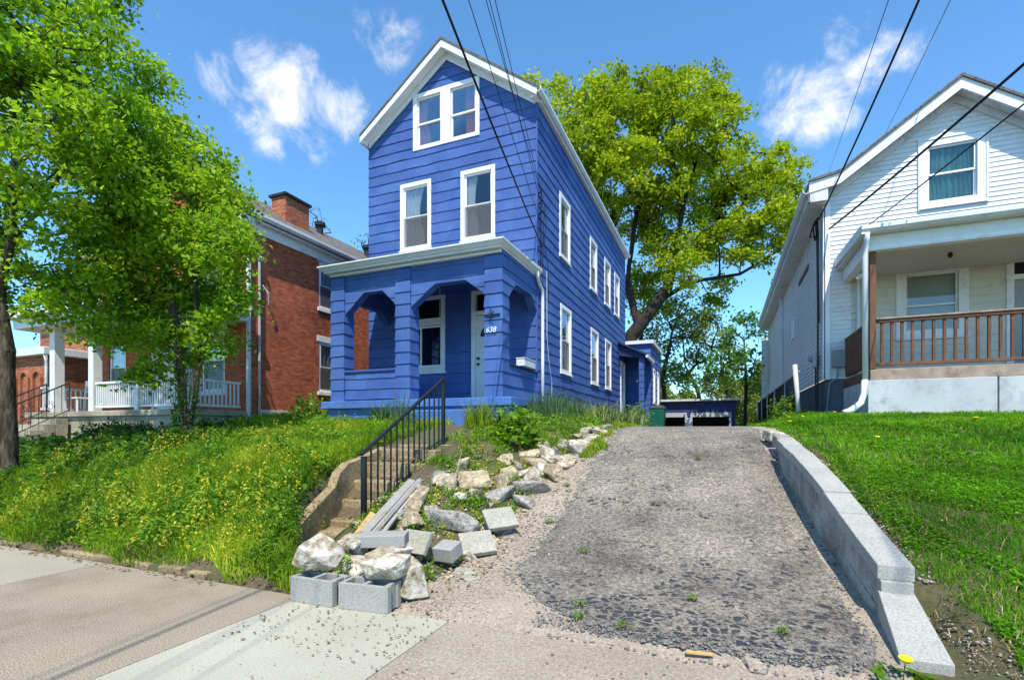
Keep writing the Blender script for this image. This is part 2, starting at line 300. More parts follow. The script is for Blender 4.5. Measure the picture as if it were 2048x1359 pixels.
# soil
m, t, b = base('soil'); n1 = tex(t, scale=30, detail=6, rough=.8)
col = ramp(t, n1, [(.3, (.05, .035, .02)), (.5, (.12, .085, .05)), (.7, (.23, .17, .105))])
col = mixc_(t, ramp(t, tex(t, scale=1.7, detail=6), [(.4, (0, 0, 0)), (.6, (.75, .75, .75))]), col, (.05, .085, .015))
wire(t, col, b.inputs['Base Color']); b.inputs['Roughness'].default_value = 1; bump(t, b, n1, .8, .02)
speck('dirt', [(.3, (.10, .07, .045)), (.5, (.24, .18, .12)), (.7, (.42, .35, .26))], 40, (1.5, [(.3, (.6, .6, .6)), (.7, (1.1, 1.1, 1.1))], .8), bs=.9, bd=.02)
def brickmat(name, c1, c2, mortar, grime, var=1.0):
    m, t, b = base(name); br = N(t, 'ShaderNodeTexBrick'); br.offset = .5
    for k, v in (('Scale', 1), ('Mortar Size', .006), ('Mortar Smooth', .3), ('Brick Width', .215), ('Row Height', .073), ('Bias', -.1)): br.inputs[k].default_value = v
    c = N(t, 'ShaderNodeTexCoord'); wire(t, c.outputs['UV'], br.inputs['Vector'])
    br.inputs['Color1'].default_value = c1 + (1,); br.inputs['Color2'].default_value = c2 + (1,); br.inputs['Mortar'].default_value = mortar + (1,)
    col = mixc_(t, .9, br.outputs[0], ramp(t, tex(t, scale=.55, detail=9, rough=.72), [(.30, grime), (.5, (.95, .95, .95)), (.70, (1.25, 1.2, 1.15))]), 'MULTIPLY')
    n9 = tex(t, 'ShaderNodeTexNoise', scale=1, detail=2, coord='UV', stretch=(4.65, 13.7, 1))
    col = mixc_(t, .8, col, ramp(t, n9, [(.3, (.55, .5, .5)), (.6, (1.15, 1.15, 1.15))]), 'MULTIPLY')
    wire(t, col, b.inputs['Base Color']); b.inputs['Roughness'].default_value = .9; b.inputs['Specular IOR Level'].default_value = .2
    bump(t, b, br.outputs['Fac'], -.6, .008); return m
brickmat('brick_red', (.52, .135, .062), (.36, .085, .042), (.27, .17, .125), (.42, .36, .36))
brickmat('brick_orange', (.42, .14, .06), (.30, .085, .04), (.30, .24, .18), (.45, .4, .38))
m, t, b = base('shingle_roof'); br = N(t, 'ShaderNodeTexBrick'); br.offset = .5
for k, v in (('Scale', 1), ('Mortar Size', .006), ('Brick Width', .3), ('Row Height', .14)): br.inputs[k].default_value = v
c = N(t, 'ShaderNodeTexCoord'); wire(t, c.outputs['UV'], br.inputs['Vector'])
br.inputs['Color1'].default_value = (.17, .155, .135, 1); br.inputs['Color2'].default_value = (.11, .10, .09, 1); br.inputs['Mortar'].default_value = (.05, .045, .04, 1)
wire(t, mixc_(t, .8, br.outputs[0], ramp(t, tex(t, scale=50, detail=2), [(.3, (.6, .6, .6)), (.7, (1.3, 1.3, 1.3))]), 'MULTIPLY'), b.inputs['Base Color']); b.inputs['Roughness'].default_value = .95
# glass, screen
def glassmat(name, refl, tint):
    m, t, b = base(name); t.nodes.remove(b); o = t.nodes['Material Output']
    tr = N(t, 'ShaderNodeBsdfTransparent'); tr.inputs[0].default_value = tint + (1,); gl = N(t, 'ShaderNodeBsdfGlossy'); gl.inputs['Roughness'].default_value = .015; gl.inputs[0].default_value = (.95, .97, 1, 1)
    fr = N(t, 'ShaderNodeFresnel'); fr.inputs[0].default_value = 1.5; f = math_(t, 'MULTIPLY_ADD', fr.outputs[0], .55, refl)
    bp = N(t, 'ShaderNodeBump'); bp.inputs['Strength'].default_value = .06; bp.inputs['Distance'].default_value = .02; wire(t, tex(t, scale=1.6, detail=1), bp.inputs['Height']); wire(t, bp.outputs[0], gl.inputs['Normal'])
    mx = N(t, 'ShaderNodeMixShader'); wire(t, f, mx.inputs[0]); wire(t, tr.outputs[0], mx.inputs[1]); wire(t, gl.outputs[0], mx.inputs[2]); wire(t, mx.outputs[0], o.inputs[0]); return m
glassmat('glass', .02, (.86, .90, .92)); glassmat('glass_bright', .12, (.75, .8, .83))
m, t, b = base('screen'); t.nodes.remove(b); o = t.nodes['Material Output']; tr = N(t, 'ShaderNodeBsdfTransparent'); df = N(t, 'ShaderNodeBsdfDiffuse'); df.inputs[0].default_value = (.15, .15, .165, 1)
mx = N(t, 'ShaderNodeMixShader'); mx.inputs[0].default_value = .38; wire(t, tr.outputs[0], mx.inputs[1]); wire(t, df.outputs[0], mx.inputs[2]); wire(t, mx.outputs[0], o.inputs[0])
def leafmat(name, stops, trans=.42, rough=.5, noise_scale=.9, nv=.3):
    m, t, b = base(name); at = N(t, 'ShaderNodeAttribute', attribute_name='rnd'); col = ramp(t, at.outputs['Fac'], stops)
    col = mixc_(t, .85, col, ramp(t, tex(t, scale=noise_scale, detail=3), [(.3, (1 - nv,) * 3), (.7, (1 + nv, 1 + nv * .9, 1 + nv * .5))]), 'MULTIPLY')
    wire(t, col, b.inputs['Base Color']); b.inputs['Roughness'].default_value = rough; b.inputs['Specular IOR Level'].default_value = .18
    tl = N(t, 'ShaderNodeBsdfTranslucent'); wire(t, mixc_(t, 1, col, (1.25, 1.35, .55), 'MULTIPLY'), tl.inputs[0])
    mx = N(t, 'ShaderNodeMixShader'); mx.inputs[0].default_value = trans; wire(t, b.outputs[0], mx.inputs[1]); wire(t, tl.outputs[0], mx.inputs[2]); wire(t, mx.outputs[0], t.nodes['Material Output'].inputs[0]); return m
leafmat('leaf_maple', [(0, (.12, .235, .012)), (.5, (.24, .41, .02)), (1, (.42, .57, .05))], trans=.5)
leafmat('leaf_oak', [(0, (.17, .24, .010)), (.5, (.30, .39, .014)), (1, (.49, .54, .025))], nv=.25, noise_scale=.35)
leafmat('leaf_far', [(0, (.09, .13, .02)), (.5, (.17, .23, .04)), (1, (.30, .36, .09))], noise_scale=.4)
leafmat('leaf_fresh', [(0, (.06, .15, .02)), (.5, (.11, .24, .04)), (1, (.20, .36, .08))])
leafmat('grass_lawn', [(0, (.050, .165, .005)), (.5, (.105, .29, .008)), (.88, (.24, .42, .022)), (1, (.46, .42, .13))], nv=.38, noise_scale=1.1)
leafmat('grass_bank', [(0, (.08, .175, .008)), (.4, (.17, .31, .014)), (.75, (.33, .43, .024)), (1, (.60, .52, .09))], nv=.45, noise_scale=1.4)
leafmat('leaf_dark', [(0, (.018, .06, .008)), (.5, (.035, .10, .012)), (1, (.07, .17, .02))])
leafmat('leaf_weed', [(0, (.07, .18, .015)), (.5, (.15, .30, .022)), (1, (.28, .43, .045))])
leafmat('leaf_yellow', [(0, (.22, .26, .02)), (.5, (.42, .40, .03)), (1, (.62, .52, .05))], trans=.25)
leafmat('leaf_bluegreen', [(0, (.05, .12, .05)), (.5, (.09, .19, .08)), (1, (.17, .28, .13))])
leafmat('leaf_strap', [(0, (.10, .16, .05)), (.5, (.20, .27, .10)), (1, (.38, .42, .20))])
leafmat('dry_leaf', [(0, (.10, .06, .03)), (.5, (.24, .16, .09)), (1, (.42, .32, .20))], trans=.1)
# ================================================================ terrain
DR=[(-50,0),(3.1,0),(4.2,.05),(5,.22),(6,.5),(7,.82),(8,1.13),(8.8,1.30),(9.6,1.36),(11,1.36),(14,1.28),(18,1.15),(30,1.0),(900,1.0)]
LL=[(-50,-.03),(3.0,-.03),(3.12,.08),(3.5,.28),(4.2,.6),(5.2,.92),(6.2,1.1),(8,1.38),(9,1.5),(11,1.6),(900,1.6)]
LB=[(-50,-.03),(3.0,-.03),(3.12,.08),(3.5,.25),(4.2,.5),(5.2,.8),(6.2,.95),(8,1.02),(9,1.3),(11,1.5),(900,1.6)]
LR=[(-50,-.03),(3.0,-.03),(3.2,.03),(3.5,.10),(4.03,.28),(5.4,.72),(7.1,1.1),(8.5,1.35),(11.4,1.58),(14,1.62),(900,1.6)]
LR2=[(-50,-.03),(3.0,-.03),(3.15,.02),(3.5,.08),(4.0,.22),(4.5,.40),(5,.58),(5.5,.78),(6.2,1.02),(7,1.2),(8,1.36),(9,1.5),(11,1.6),(900,1.6)]
def cheekx(y): return np.interp(y, [3.0, 3.9, 4.12, 4.36, 4.72, 5.0, 5.3, 6.1], [-3.05, -3.98, -4.25, -4.38, -4.53, -4.60, -4.63, -4.64])
def itp(y, T): return np.interp(y, [a for a, b in T], [b for a, b in T])
def ss(q): q = np.clip(q, 0, 1); return q * q * (3 - 2 * q)
def xwall(y): return .96 - (np.asarray(y) - 4.03) * .107
def hgt(x, y):
    x = np.asarray(x, float); y = np.asarray(y, float)
    l = itp(y, LL); lb = itp(y, LB); l = l + (lb - l) * ss((-10.3 - x) / 2.2)
    d_ = itp(y, DR) - .03 * (y < 3.1); r = itp(y, LR)
    l = l + (itp(y, LR2) - l) * ss((x - cheekx(y) + .22) / .2)
    h = l + (d_ - l) * ss((x + 3.5) / 1.35)
    stp = np.interp(y, [3.0, 4.4, 4.7, 6.0], [.0, .06, .12, .95]) - .04
    mk = ss((x - cheekx(y) + .02) / .08) * ss((-3.66 - x) / .1) * (y < 6.0)
    h = np.where(mk > 0, h + (np.minimum(h, stp) - h) * mk, h)
    w_ = np.where(y < 4.06, ss((x - 1.12) / .35), np.where(y < 7.3, (x > xwall(y) + .14) * 1., ss((x - .75) / .9)))
    return h + (r - h) * w_
def hz(x, y): return float(hgt(x, y))
def bumpy(x, y): return .018 * np.sin(x * 5.1 + 1.3 * np.sin(y * 3.7)) * np.sin(y * 4.3 + x) + .012 * np.sin(x * 11 + y * 7) * np.sin(y * 13 - x * 5)
xs = np.concatenate([-np.geomspace(400, 22, 14), np.arange(-21, 9, .1), np.geomspace(9.2, 400, 16)])
ys = np.concatenate([-np.geomspace(400, 6, 10), np.arange(-5, 2.9, .5), np.arange(2.96, 14, .08), np.arange(14.3, 36, .6), np.geomspace(37, 900, 14)])
XX, YY = np.meshgrid(xs, ys); ZZ = hgt(XX, YY)
lawn = ((XX < -2.3) | (XX > xwall(YY) + .2)) & (YY > 3.1)
ZZ = ZZ + np.where(lawn, bumpy(XX, YY), -.012)
nx, ny = len(xs), len(ys); idx = np.arange(nx * ny).reshape(ny, nx)
q = np.stack([idx[:-1, :-1], idx[:-1, 1:], idx[1:, 1:], idx[1:, :-1]], -1).reshape(-1, 4)
gr = fastmesh('ground', np.stack([XX, YY, ZZ], -1).reshape(-1, 3), q, MT['soil'], smooth=True); tag(gr, kind='structure')
rng = np.random.default_rng(7); rnd = random.Random(11)
def sheet(name, mt, ysamp, xl, xr, dz, nxs=14, jl=.0, jr=.0, front=0.):
    vv = []; ph = rnd.random() * 10
    for y in ysamp:
        a = xl(y) + jl * (.6 * noise.noise(Vector((y * 2.1, ph, 0))) + .5 * noise.noise(Vector((y * 9, ph, 3))) + .35 * noise.noise(Vector((y * 21, ph, 3))))
        b_ = xr(y) + jr * (.6 * noise.noise(Vector((y * 2.3, ph, 7))) + .5 * noise.noise(Vector((y * 9, ph, 9))) + .35 * noise.noise(Vector((y * 21, ph, 9))))
        for k in range(nxs):
            x = a + (b_ - a) * k / (nxs - 1)
            yy = y + (front * (noise.noise(Vector((x * 2.3, ph, 1))) + .6 * noise.noise(Vector((x * 7, ph, 5)))) * max(0, 1 - (y - ysamp[0]) / .5) if front else 0)
            vv.append((x, yy, float(hgt(min(max(x, -2.15), .3), yy)) * 1 + dz))
    n_ = len(ysamp); ii = np.arange(n_ * nxs).reshape(n_, nxs)
    qq = np.stack([ii[:-1, :-1], ii[:-1, 1:], ii[1:, 1:], ii[1:, :-1]], -1).reshape(-1, 4)
    return tag(fastmesh(name, np.array(vv), qq, mt, smooth=True), kind='structure')
# gravelly concrete apron and strip beside the asphalt, then the asphalt on it
sheet('driveway_apron', MT['gravel_concrete'], np.arange(3.02, 13, .1), lambda y: -2.25 + .05 * max(0, y - 6), lambda y: float(xwall(y)) + .03 - .2 * max(0, 4.0 - y) if y < 7.4 else .9, .006, jl=.09)
sheet('driveway', MT['asphalt'], np.concatenate([np.arange(3.12, 13, .06), np.arange(13, 31, .5)]),
      lambda y: -1.67 + (max(0, 4.25 - y) ** 1.8) * .80, lambda y: .80 - .075 * max(0, y - 4.6), .011, jl=.10, jr=.05, front=.14, nxs=40)
# sidewalk slabs
def slab(name, mt, x0, x1, y0, y1, z=0):
    o = MB().box(x0 + .004, x1 - .004, y0 + .004, y1 - .004, z - .12, z).build(name, mt, bev=.006); return tag(o, kind='structure')
for x0, x1, mt in ((-5.6, -3.04, 'walk_old'), (-3.04, -1.72, 'walk_new'), (-1.72, 1.6, 'gravel_concrete'), (-8.2, -5.6, 'walk_pale'), (-11, -8.2, 'walk_old'), (-14, -11, 'walk_pale'), (-24, -14, 'walk_old'), (1.6, 6, 'walk_old'), (6, 14, 'walk_pale')):
    slab('sidewalk', MT[mt], x0, x1, -1.2, 2.98)
tag(MB().box(-60, 60, -12, -1.35, -.2, -.13).build('road', MT['asphalt']), kind='structure')
tag(MB().box(-60, 60, -1.35, -1.2, -.2, .0).build('curb', MT['walk_old'], bev=.01), kind='structure')
# low broken edging stones at the foot of the bank
for k, (x0, x1) in enumerate([(-8.1, -7.3), (-6.45, -5.55), (-5.4, -5.0), (-4.85, -4.55), (-4.45, -4.2)]):
    o = MB().obox(((x0 + x1) / 2, 3.06, .0 - rnd.uniform(0, .02)), (x1 - x0, .08, .10), (0, rnd.uniform(-.02, .02), rnd.uniform(-.04, .04))).build('edging_stone', MT['steps_concrete'], bev=.012)
    tag(o, 'low worn concrete edging strip at the foot of the weedy bank, ' + ['leftmost', 'second from left', 'middle one', 'second from right', 'rightmost'][k], 'edging', 'edging strips along the sidewalk')

# ================================================================ siding
def hole_spans(u0, u1, holes):
    def f(z):
        cuts = [(a, b_) for a, b_, c, d_ in holes if c < z < d_ and b_ > u0 and a < u1]; cuts.sort(); out = []; p = u0
        for a, b_ in cuts:
            if a > p: out.append((p, a))
            p = max(p, b_)
        if p < u1: out.append((p, u1))
        return out
    return f, sorted({z for h in holes for z in h[2:]})
def siding(mb, O, U, Nn, spans, zb, z0, z1, course, lap, seg=None, wob=0., zoff=0.):
    O = Vector(O); U = Vector(U); Nn = Vector(Nn); up = Vector((0, 0, 1)); mb.keep = False
    k = 0; z = z0 - zoff
    while z < z1 - 1e-4:
        za, ztop = max(z, z0), min(z + course, z1); br_ = [za] + [q_ for q_ in zb if za + .002 < q_ < ztop - .002] + [ztop]
        for a, b_ in zip(br_[:-1], br_[1:]):
            S0, S1 = spans(a + 1e-4), spans(b_ - 1e-4)
            if len(S0) != len(S1):
                if not S1: S1 = [((p_ + q_) / 2, (p_ + q_) / 2) for p_, q_ in S0]
                elif len(S0) > len(S1): S0 = S1
                else: S1 = S0
            for (l0, r0), (l1, r1) in zip(S0, S1):
                L = r0 - l0; n_ = max(1, int(L / seg)) if seg else 1
                oa = lap * (1 - (a - z) / course) + .003; ob = lap * (1 - (b_ - z) / course) + .003
                vs = []
                for i in range(n_ + 1):
                    s_ = i / n_; ua = l0 + (r0 - l0) * s_; ub = l1 + (r1 - l1) * s_; dzz = 0; do = 0
                    if wob and a == za:
                        dzz = wob * noise.noise(Vector((ua * 2.2, k * 3.7, 0))) * 2 + wob * .7 * noise.noise(Vector((ua * 7, k * 5.1, 2)))
                        do = wob * .5 * noise.noise(Vector((ua * 3, k * 2.1, 5)))
                    vs += [O + U * ua + up * (a + dzz) + Nn * (oa + do), O + U * ub + up * b_ + Nn * ob, O + U * ua + up * (a + dzz) + Nn * 0]
                fs = []
                for i in range(n_):
                    p_ = i * 3; fs.append((p_, p_ + 3, p_ + 4, p_ + 1))
                    if a == za: fs.append((p_ + 2, p_ + 5, p_ + 3, p_))
                mb.add(vs, fs)
        z += course; k += 1
    return mb
class Fr:     # a wall plane: u along the wall, z up, o outwards
    def __init__(s, O, U, Nn): s.O = Vector(O); s.U = Vector(U); s.N = Vector(Nn)
    def p(s, u, z, o): return s.O + s.U * u + Vector((0, 0, z)) + s.N * o
    def box(s, mb, u0, u1, z0, z1, o0, o1):
        v = [s.p(u, z, o) for z in (z0, z1) for u, o in ((u0, o0), (u1, o0), (u1, o1), (u0, o1))]
        return mb.add(v, [(0, 3, 2, 1), (4, 5, 6, 7), (0, 1, 5, 4), (1, 2, 6, 5), (2, 3, 7, 6), (3, 0, 4, 7)])
def curtain(fr, u0, u1, z0, z1, mt, parent, pinch=0., waves=5, depth=-.10, seed=0):
    v = []; f = []; nu, nz_ = 26, 10
    for j in range(nz_ + 1):
        tz = j / nz_
        wd = 1 - pinch * math.sin(math.pi * min(1, (1 - tz) * 1.3)) ** 1
        for i in range(nu + 1):
            tu = i / nu; u = u0 + (u1 - u0) * tu * wd
            v.append(fr.p(u, z0 + (z1 - z0) * tz, depth + .022 * math.sin(tu * waves * 6.28 + seed + .4 * math.sin(tz * 3))))
    for j in range(nz_):
        for i in range(nu): a = j * (nu + 1) + i; f.append((a, a + 1, a + nu + 2, a + nu + 1))
    return MB().add(v, f).build('curtain', MT[mt], parent, smooth=True)
def window(parent, fr, u0, u1, z0, z1, cas=.10, sill=True, mid=.5, mt='white_clean', screen=True, curt=None, glass='glass', recess='interior', off=.0, sash=.04, cap=False, upper_frac=None, label=None):
    """casing outer bounds u0..u1, z0..z1"""
    a, b_, c, d_ = u0 + cas, u1 - cas, z0 + cas * .9, z1 - cas; o1 = .035 + off
    mb = MB(); fr.box(mb, u0, a, z0 + .002, z1 - .002, -.02, o1); fr.box(mb, b_, u1, z0 + .002, z1 - .002, -.02, o1)
    fr.box(mb, a, b_, d_, z1, -.02, o1 - .002); fr.box(mb, a, b_, z0, c, -.02, o1 - .002)
    if cap: fr.box(mb, u0 - .03, u1 + .03, z1 + .001, z1 + .035, -.01, o1 + .03)
    for (p_, q_, r_, s_) in ((a, a + .012, c, d_), (b_ - .012, b_, c, d_), (a + .012, b_ - .012, d_ - .012, d_), (a + .012, b_ - .012, c, c + .012)): fr.box(mb, p_, q_, r_, s_, -.13, -.02)
    wn = mb.build('window', MT[mt], parent, bev=.004)
    if label: wn['label'] = label
    if sill: fr.box(MB(), u0 - .02, u1 + .02, z0 - .035, z0 - .002, -.01, o1 + .03).build('sill', MT[mt], wn, bev=.004)
    zm = c + (d_ - c) * mid
    for (zl, zh, o) in ((zm - .02, d_, -.02), (c, zm + .02, -.05)):
        s_ = MB(); fr.box(s_, a + .012, a + sash, zl, zh, o - .03, o); fr.box(s_, b_ - sash, b_ - .012, zl, zh, o - .03, o)
        fr.box(s_, a + sash, b_ - sash, zh - .04, zh, o - .031, o - .001); fr.box(s_, a + sash, b_ - sash, zl, zl + .04, o - .031, o - .001); s_.build('sash', MT[mt], wn)
        fr.box(MB(), a + sash - .005, b_ - sash + .005, zl + .035, zh - .035, o - .018, o - .014).build('pane', MT[glass], wn)
    if screen: fr.box(MB(), a + .014, b_ - .014, c + .012, zm, -.012, -.010).build('screen', MT['screen'], wn)
    rc = MB(); D_ = -.62
    rc.add([fr.p(a, c, -.13), fr.p(b_, c, -.13), fr.p(b_, d_, -.13), fr.p(a, d_, -.13), fr.p(a - .2, c - .1, D_), fr.p(b_ + .2, c - .1, D_), fr.p(b_ + .2, d_ + .1, D_), fr.p(a - .2, d_ + .1, D_)],
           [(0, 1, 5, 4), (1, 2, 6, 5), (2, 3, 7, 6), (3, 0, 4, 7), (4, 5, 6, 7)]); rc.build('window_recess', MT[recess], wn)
    for k_, cu in enumerate(curt or []): curtain(fr, a + cu[0] * (b_ - a), a + cu[1] * (b_ - a), c + (cu[4] if len(cu) > 4 else 0), d_, cu[2], wn, pinch=cu[3], waves=cu[5] if len(cu) > 5 else 4, seed=k_ * 2 + u0)
    return (a - .0, b_ + .0, c, d_)
def holes_of(ws, cas): return [(u0 + cas * .5, u1 - cas * .5, z0 + cas * .5, z1 - cas * .5) for (u0, u1, z0, z1) in ws]
# ================================================================ blue house
H1 = empty('blue_house', (-6.4, 11, 1.5), 'narrow three storey blue shingled house with white trim and arched front porch', 'house')
FRONT = Fr((0, 11, 0), (1, 0, 0), (0, -1, 0)); SIDE = Fr((-4.0, 0, 0), (0, 1, 0), (1, 0, 0))
gz = lambda x: 10.84 - .737 * abs(x + 6.4)
fw = [(-7.40, -5.48, 8.53, 9.98), (-7.80, -6.86, 5.98, 7.73), (-6.0, -5.06, 5.98, 7.73)]
pw = (-7.62, -6.45, 2.80, 4.74); door = (-5.70, -4.72, 1.95, 4.75)
sp, zb = hole_spans(-8.83, -4.0, holes_of(fw, .10) + [(pw[0] + .05, pw[1] - .05, pw[2] + .05, pw[3] - .05), (door[0] + .05, door[1] - .05, 1.9, door[3] - .05)])
def sp_g(z):
    out = []
    h = (10.84 - z) / .737
    for a, b_ in sp(z):
        a2, b2 = max(a, -6.4 - h), min(b_, -6.4 + h)
        if b2 > a2: out.append((a2, b2))
    return out
mb = MB(); CO, LAP = .257, .017
siding(mb, FRONT.O, FRONT.U, FRONT.N, sp_g, zb + [gz(-4.0)], 1.95, 10.84, CO, LAP, .2, .010)
su = [(12.73, 13.73, 5.95, 7.66), (16.05, 17.02, 5.95, 7.66), (18.22, 19.28, 5.95, 7.66), (20.05, 21.1, 5.95, 7.66)]
sl = [(12.81, 13.85, 2.85, 4.70), (16.17, 17.25, 2.85, 4.70), (18.36, 19.42, 2.85, 4.70)]
sd = (21.35, 22.35, 1.95, 4.25)
sps, zbs = hole_spans(11.0, 22.54, holes_of(su + sl, .10) + [(sd[0] + .05, sd[1] - .05, 1.9, sd[3] - .05)])
siding(mb, SIDE.O, SIDE.U, SIDE.N, sps, zbs, 1.95, 9.03, CO, LAP, .2, .010)
siding(mb, (-8.83, 0, 0), (0, -1, 0), (-1, 0, 0), lambda z: [(-22.54, -11.0)], [], 1.95, 9.03, CO, LAP, 1.2, .0)
mb.add([(-8.83, 22.54, 1.9), (-4, 22.54, 1.9), (-4, 22.54, 9.03), (-6.4, 22.54, 10.84), (-8.83, 22.54, 9.03)], [(0, 1, 2, 3, 4)])
mb.box(-4.012, -3.972, 10.972, 11.012, 1.95, 8.95)
wall = mb.build('wall', MT['blue_shingle'], H1)
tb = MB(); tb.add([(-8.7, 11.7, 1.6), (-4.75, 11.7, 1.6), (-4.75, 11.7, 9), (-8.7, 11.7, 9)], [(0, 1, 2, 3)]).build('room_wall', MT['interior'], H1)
# roof: shingle slopes, rake boards, soffits, gutter
rt = lambda x, dz=0: 10.95 - .737 * abs(x + 6.4) + dz
for s in (-1, 1):
    xe = -6.4 + s * 2.50
    MB().prism([(-6.4, 10.68, rt(-6.4)), (xe, 10.68, rt(xe)), (xe, 10.68, rt(xe, .05)), (-6.4, 10.68, rt(-6.4, .06))], (0, 11.98, 0)).build('roof_slope', MT['shingle_roof'], H1)
    MB().prism([(-6.4, 10.70, rt(-6.4, -.002)), (xe, 10.70, rt(xe, -.002)), (xe, 10.70, rt(xe, -.17)), (-6.4, 10.70, rt(-6.4, -.19))], (0, .035, 0)).build('rake_board', MT['white_trim'], H1, bev=.004)
    MB().prism([(-6.4, 10.737, rt(-6.4, -.10)), (xe, 10.737, rt(xe, -.10)), (xe, 10.737, rt(xe, -.15)), (-6.4, 10.737, rt(-6.4, -.15))], (0, .26, 0)).build('soffit', MT['white_trim'], H1)
    MB().prism([(-6.4, 10.935, rt(-6.4, -.152)), (xe - s * .12, 10.935, rt(xe - s * .12, -.152)), (xe - s * .12, 10.935, rt(xe - s * .12, -.30)), (-6.4, 10.935, rt(-6.4, -.34))], (0, .035, 0)).build('frieze_board', MT['white_trim'], H1, bev=.004)
def gutter(parent, x0, x1, y0, y1, z, mt='gutter_white', w_=.12, h_=.11, axis='y', s=1):
    pr = [(0, 0), (w_ * .55, 0), (w_, h_ * .45), (w_, h_), (w_ - .015, h_), (w_ - .015, h_ * .5), (w_ * .5, .015), (0.002, .015)]
    pts = [(x0 + s * a, y0, z + b_) if axis == 'y' else (x0, y0 - a, z + b_) for a, b_ in pr]
    return MB().prism(pts, (0, y1 - y0, 0) if axis == 'y' else (x1 - x0, 0, 0)).build('gutter', MT[mt], parent)
MB().box(-4.05, -3.90, 10.74, 22.6, 8.94, 8.96).box(-3.93, -3.90, 10.74, 22.6, 8.961, 9.09).build('eave_fascia', MT['white_trim'], H1)
gutter(H1, -3.898, 0, 10.69, 22.7, 8.99, s=1, w_=.11)
MB().box(-8.90, -8.80, 10.74, 22.6, 8.94, 9.08).build('eave_fascia', MT['white_trim'], H1)
# windows on the front
window(H1, FRONT, -7.40, -6.47, 8.53, 9.98, cas=.11, mid=.47, curt=[(.0, .48, 'curtain_red', .35, 0, 3)], sill=False, screen=False, recess='interior_mid')
window(H1, FRONT, -6.41, -5.48, 8.53, 9.98, cas=.11, mid=.47, curt=[(.55, 1.0, 'curtain_red', .1, 0, 3)], sill=False, screen=False, recess='interior_mid')
bb = MB(); FRONT.box(bb, -6.47, -6.41, 8.533, 9.977, -.02, .033); bb.build('mullion', MT['white_clean'], H1)
window(H1, FRONT, *fw[1], cas=.10, curt=[(.0, .75, 'curtain_white', .25)], recess='interior_mid')
window(H1, FRONT, *fw[2], cas=.10, curt=[(.0, .45, 'curtain_white', .25)], recess='interior_mid')
for k, q_ in enumerate(su + sl): window(H1, SIDE, *q_, cas=.11, curt=[(.0, 1., 'curtain_white', 0, 0, 6)] if k in (0, 3, 6) else [(.0, .35, 'curtain_white', .2)], recess='interior_mid', glass='glass_bright' if k == 0 else 'glass')
# porch window with its transom, front door with transom
PC = .11
tr = MB()
for (a, b_, c_, d_) in ((pw[0], pw[0] + PC, pw[2], pw[3]), (pw[1] - PC, pw[1], pw[2], pw[3])): FRONT.box(tr, a, b_, c_ + .001, d_ - .001, -.05, .04)
FRONT.box(tr, pw[0] + PC, pw[1] - PC, pw[3] - .10, pw[3], -.05, .038); FRONT.box(tr, pw[0] + PC, pw[1] - PC, pw[2], pw[2] + .12, -.05, .038); FRONT.box(tr, pw[0] + PC, pw[1] - PC, 3.98, 4.16, -.05, .037)
pwn = tr.build('window', MT['white_trim'], H1, bev=.005)
s_ = MB(); a, b_ = pw[0] + PC, pw[1] - PC
for (u, v_) in ((a, a + .05), (b_ - .05, b_), ((a + b_) / 2 - .18, (a + b_) / 2 - .14)): FRONT.box(s_, u, v_, 2.93, 3.97, -.06, -.02)
FRONT.box(s_, a + .05, b_ - .05, 2.93, 2.97, -.059, -.021); FRONT.box(s_, a + .05, b_ - .05, 3.93, 3.97, -.059, -.021); s_.build('sash', MT['white_clean'], pwn)
FRONT.box(MB(), a, b_, 2.93, 3.97, -.045, -.040).build('pane', MT['glass_bright'], pwn); FRONT.box(MB(), a, b_, 4.17, 4.63, -.045, -.040).build('pane', MT['glass'], pwn)
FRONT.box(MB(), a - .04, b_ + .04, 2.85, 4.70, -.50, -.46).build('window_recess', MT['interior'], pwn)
FRONT.box(MB(), pw[0] - .03, pw[1] + .03, pw[2] - .06, pw[2], .0, .07).build('sill', MT['white_trim'], pwn, bev=.005)
dm = MB()
FRONT.box(dm, door[0], door[0] + .10, 1.952, door[3], -.1, .04); FRONT.box(dm, door[1] - .10, door[1], 1.952, door[3], -.1, .04)
FRONT.box(dm, door[0] + .1, door[1] - .1, door[3] - .1, door[3], -.1, .038); FRONT.box(dm, door[0] + .1, door[1] - .1, 4.12, 4.22, -.1, .037)
dr = dm.build('door_frame', MT['white_trim'], H1, bev=.005)
dd = MB(); a, b_ = door[0] + .10, door[1] - .10; FRONT.box(dd, a, b_, 1.99, 4.11, -.08, -.035)
for (z0_, z1_) in ((2.15, 2.85), (2.98, 3.45)):
    for (u0_, u1_) in ((a + .10, (a + b_) / 2 - .04), ((a + b_) / 2 + .04, b_ - .10)): FRONT.box(dd, u0_, u1_, z0_, z1_, -.036, -.022)
do = dd.build('door', MT['door_white'], H1, bev=.006)
fan = [FRONT.p((a + b_) / 2 + .27 * math.cos(t_), 3.60 + .27 * math.sin(t_), -.034) for t_ in [math.pi * i / 10 for i in range(11)]]
MB().prism(fan, (0, -.01, 0)).build('fan_light', MT['interior'], do)
for z_ in (2.92, 3.06): MB().tube([FRONT.p(a + .08, z_, -.03), FRONT.p(a + .08, z_, .0)], .024, 10).tube([FRONT.p(a + .08, z_, 0), FRONT.p(a + .08, z_, .035)], .032, 12).build('handle', MT['black_metal'], do)
FRONT.box(MB(), a, b_, 4.23, 4.64, -.06, -.055).build('transom_pane', MT['glass'], dr); FRONT.box(MB(), a, b_, 4.2, 4.66, -.4, -.36).build('window_recess', MT['interior'], dr)
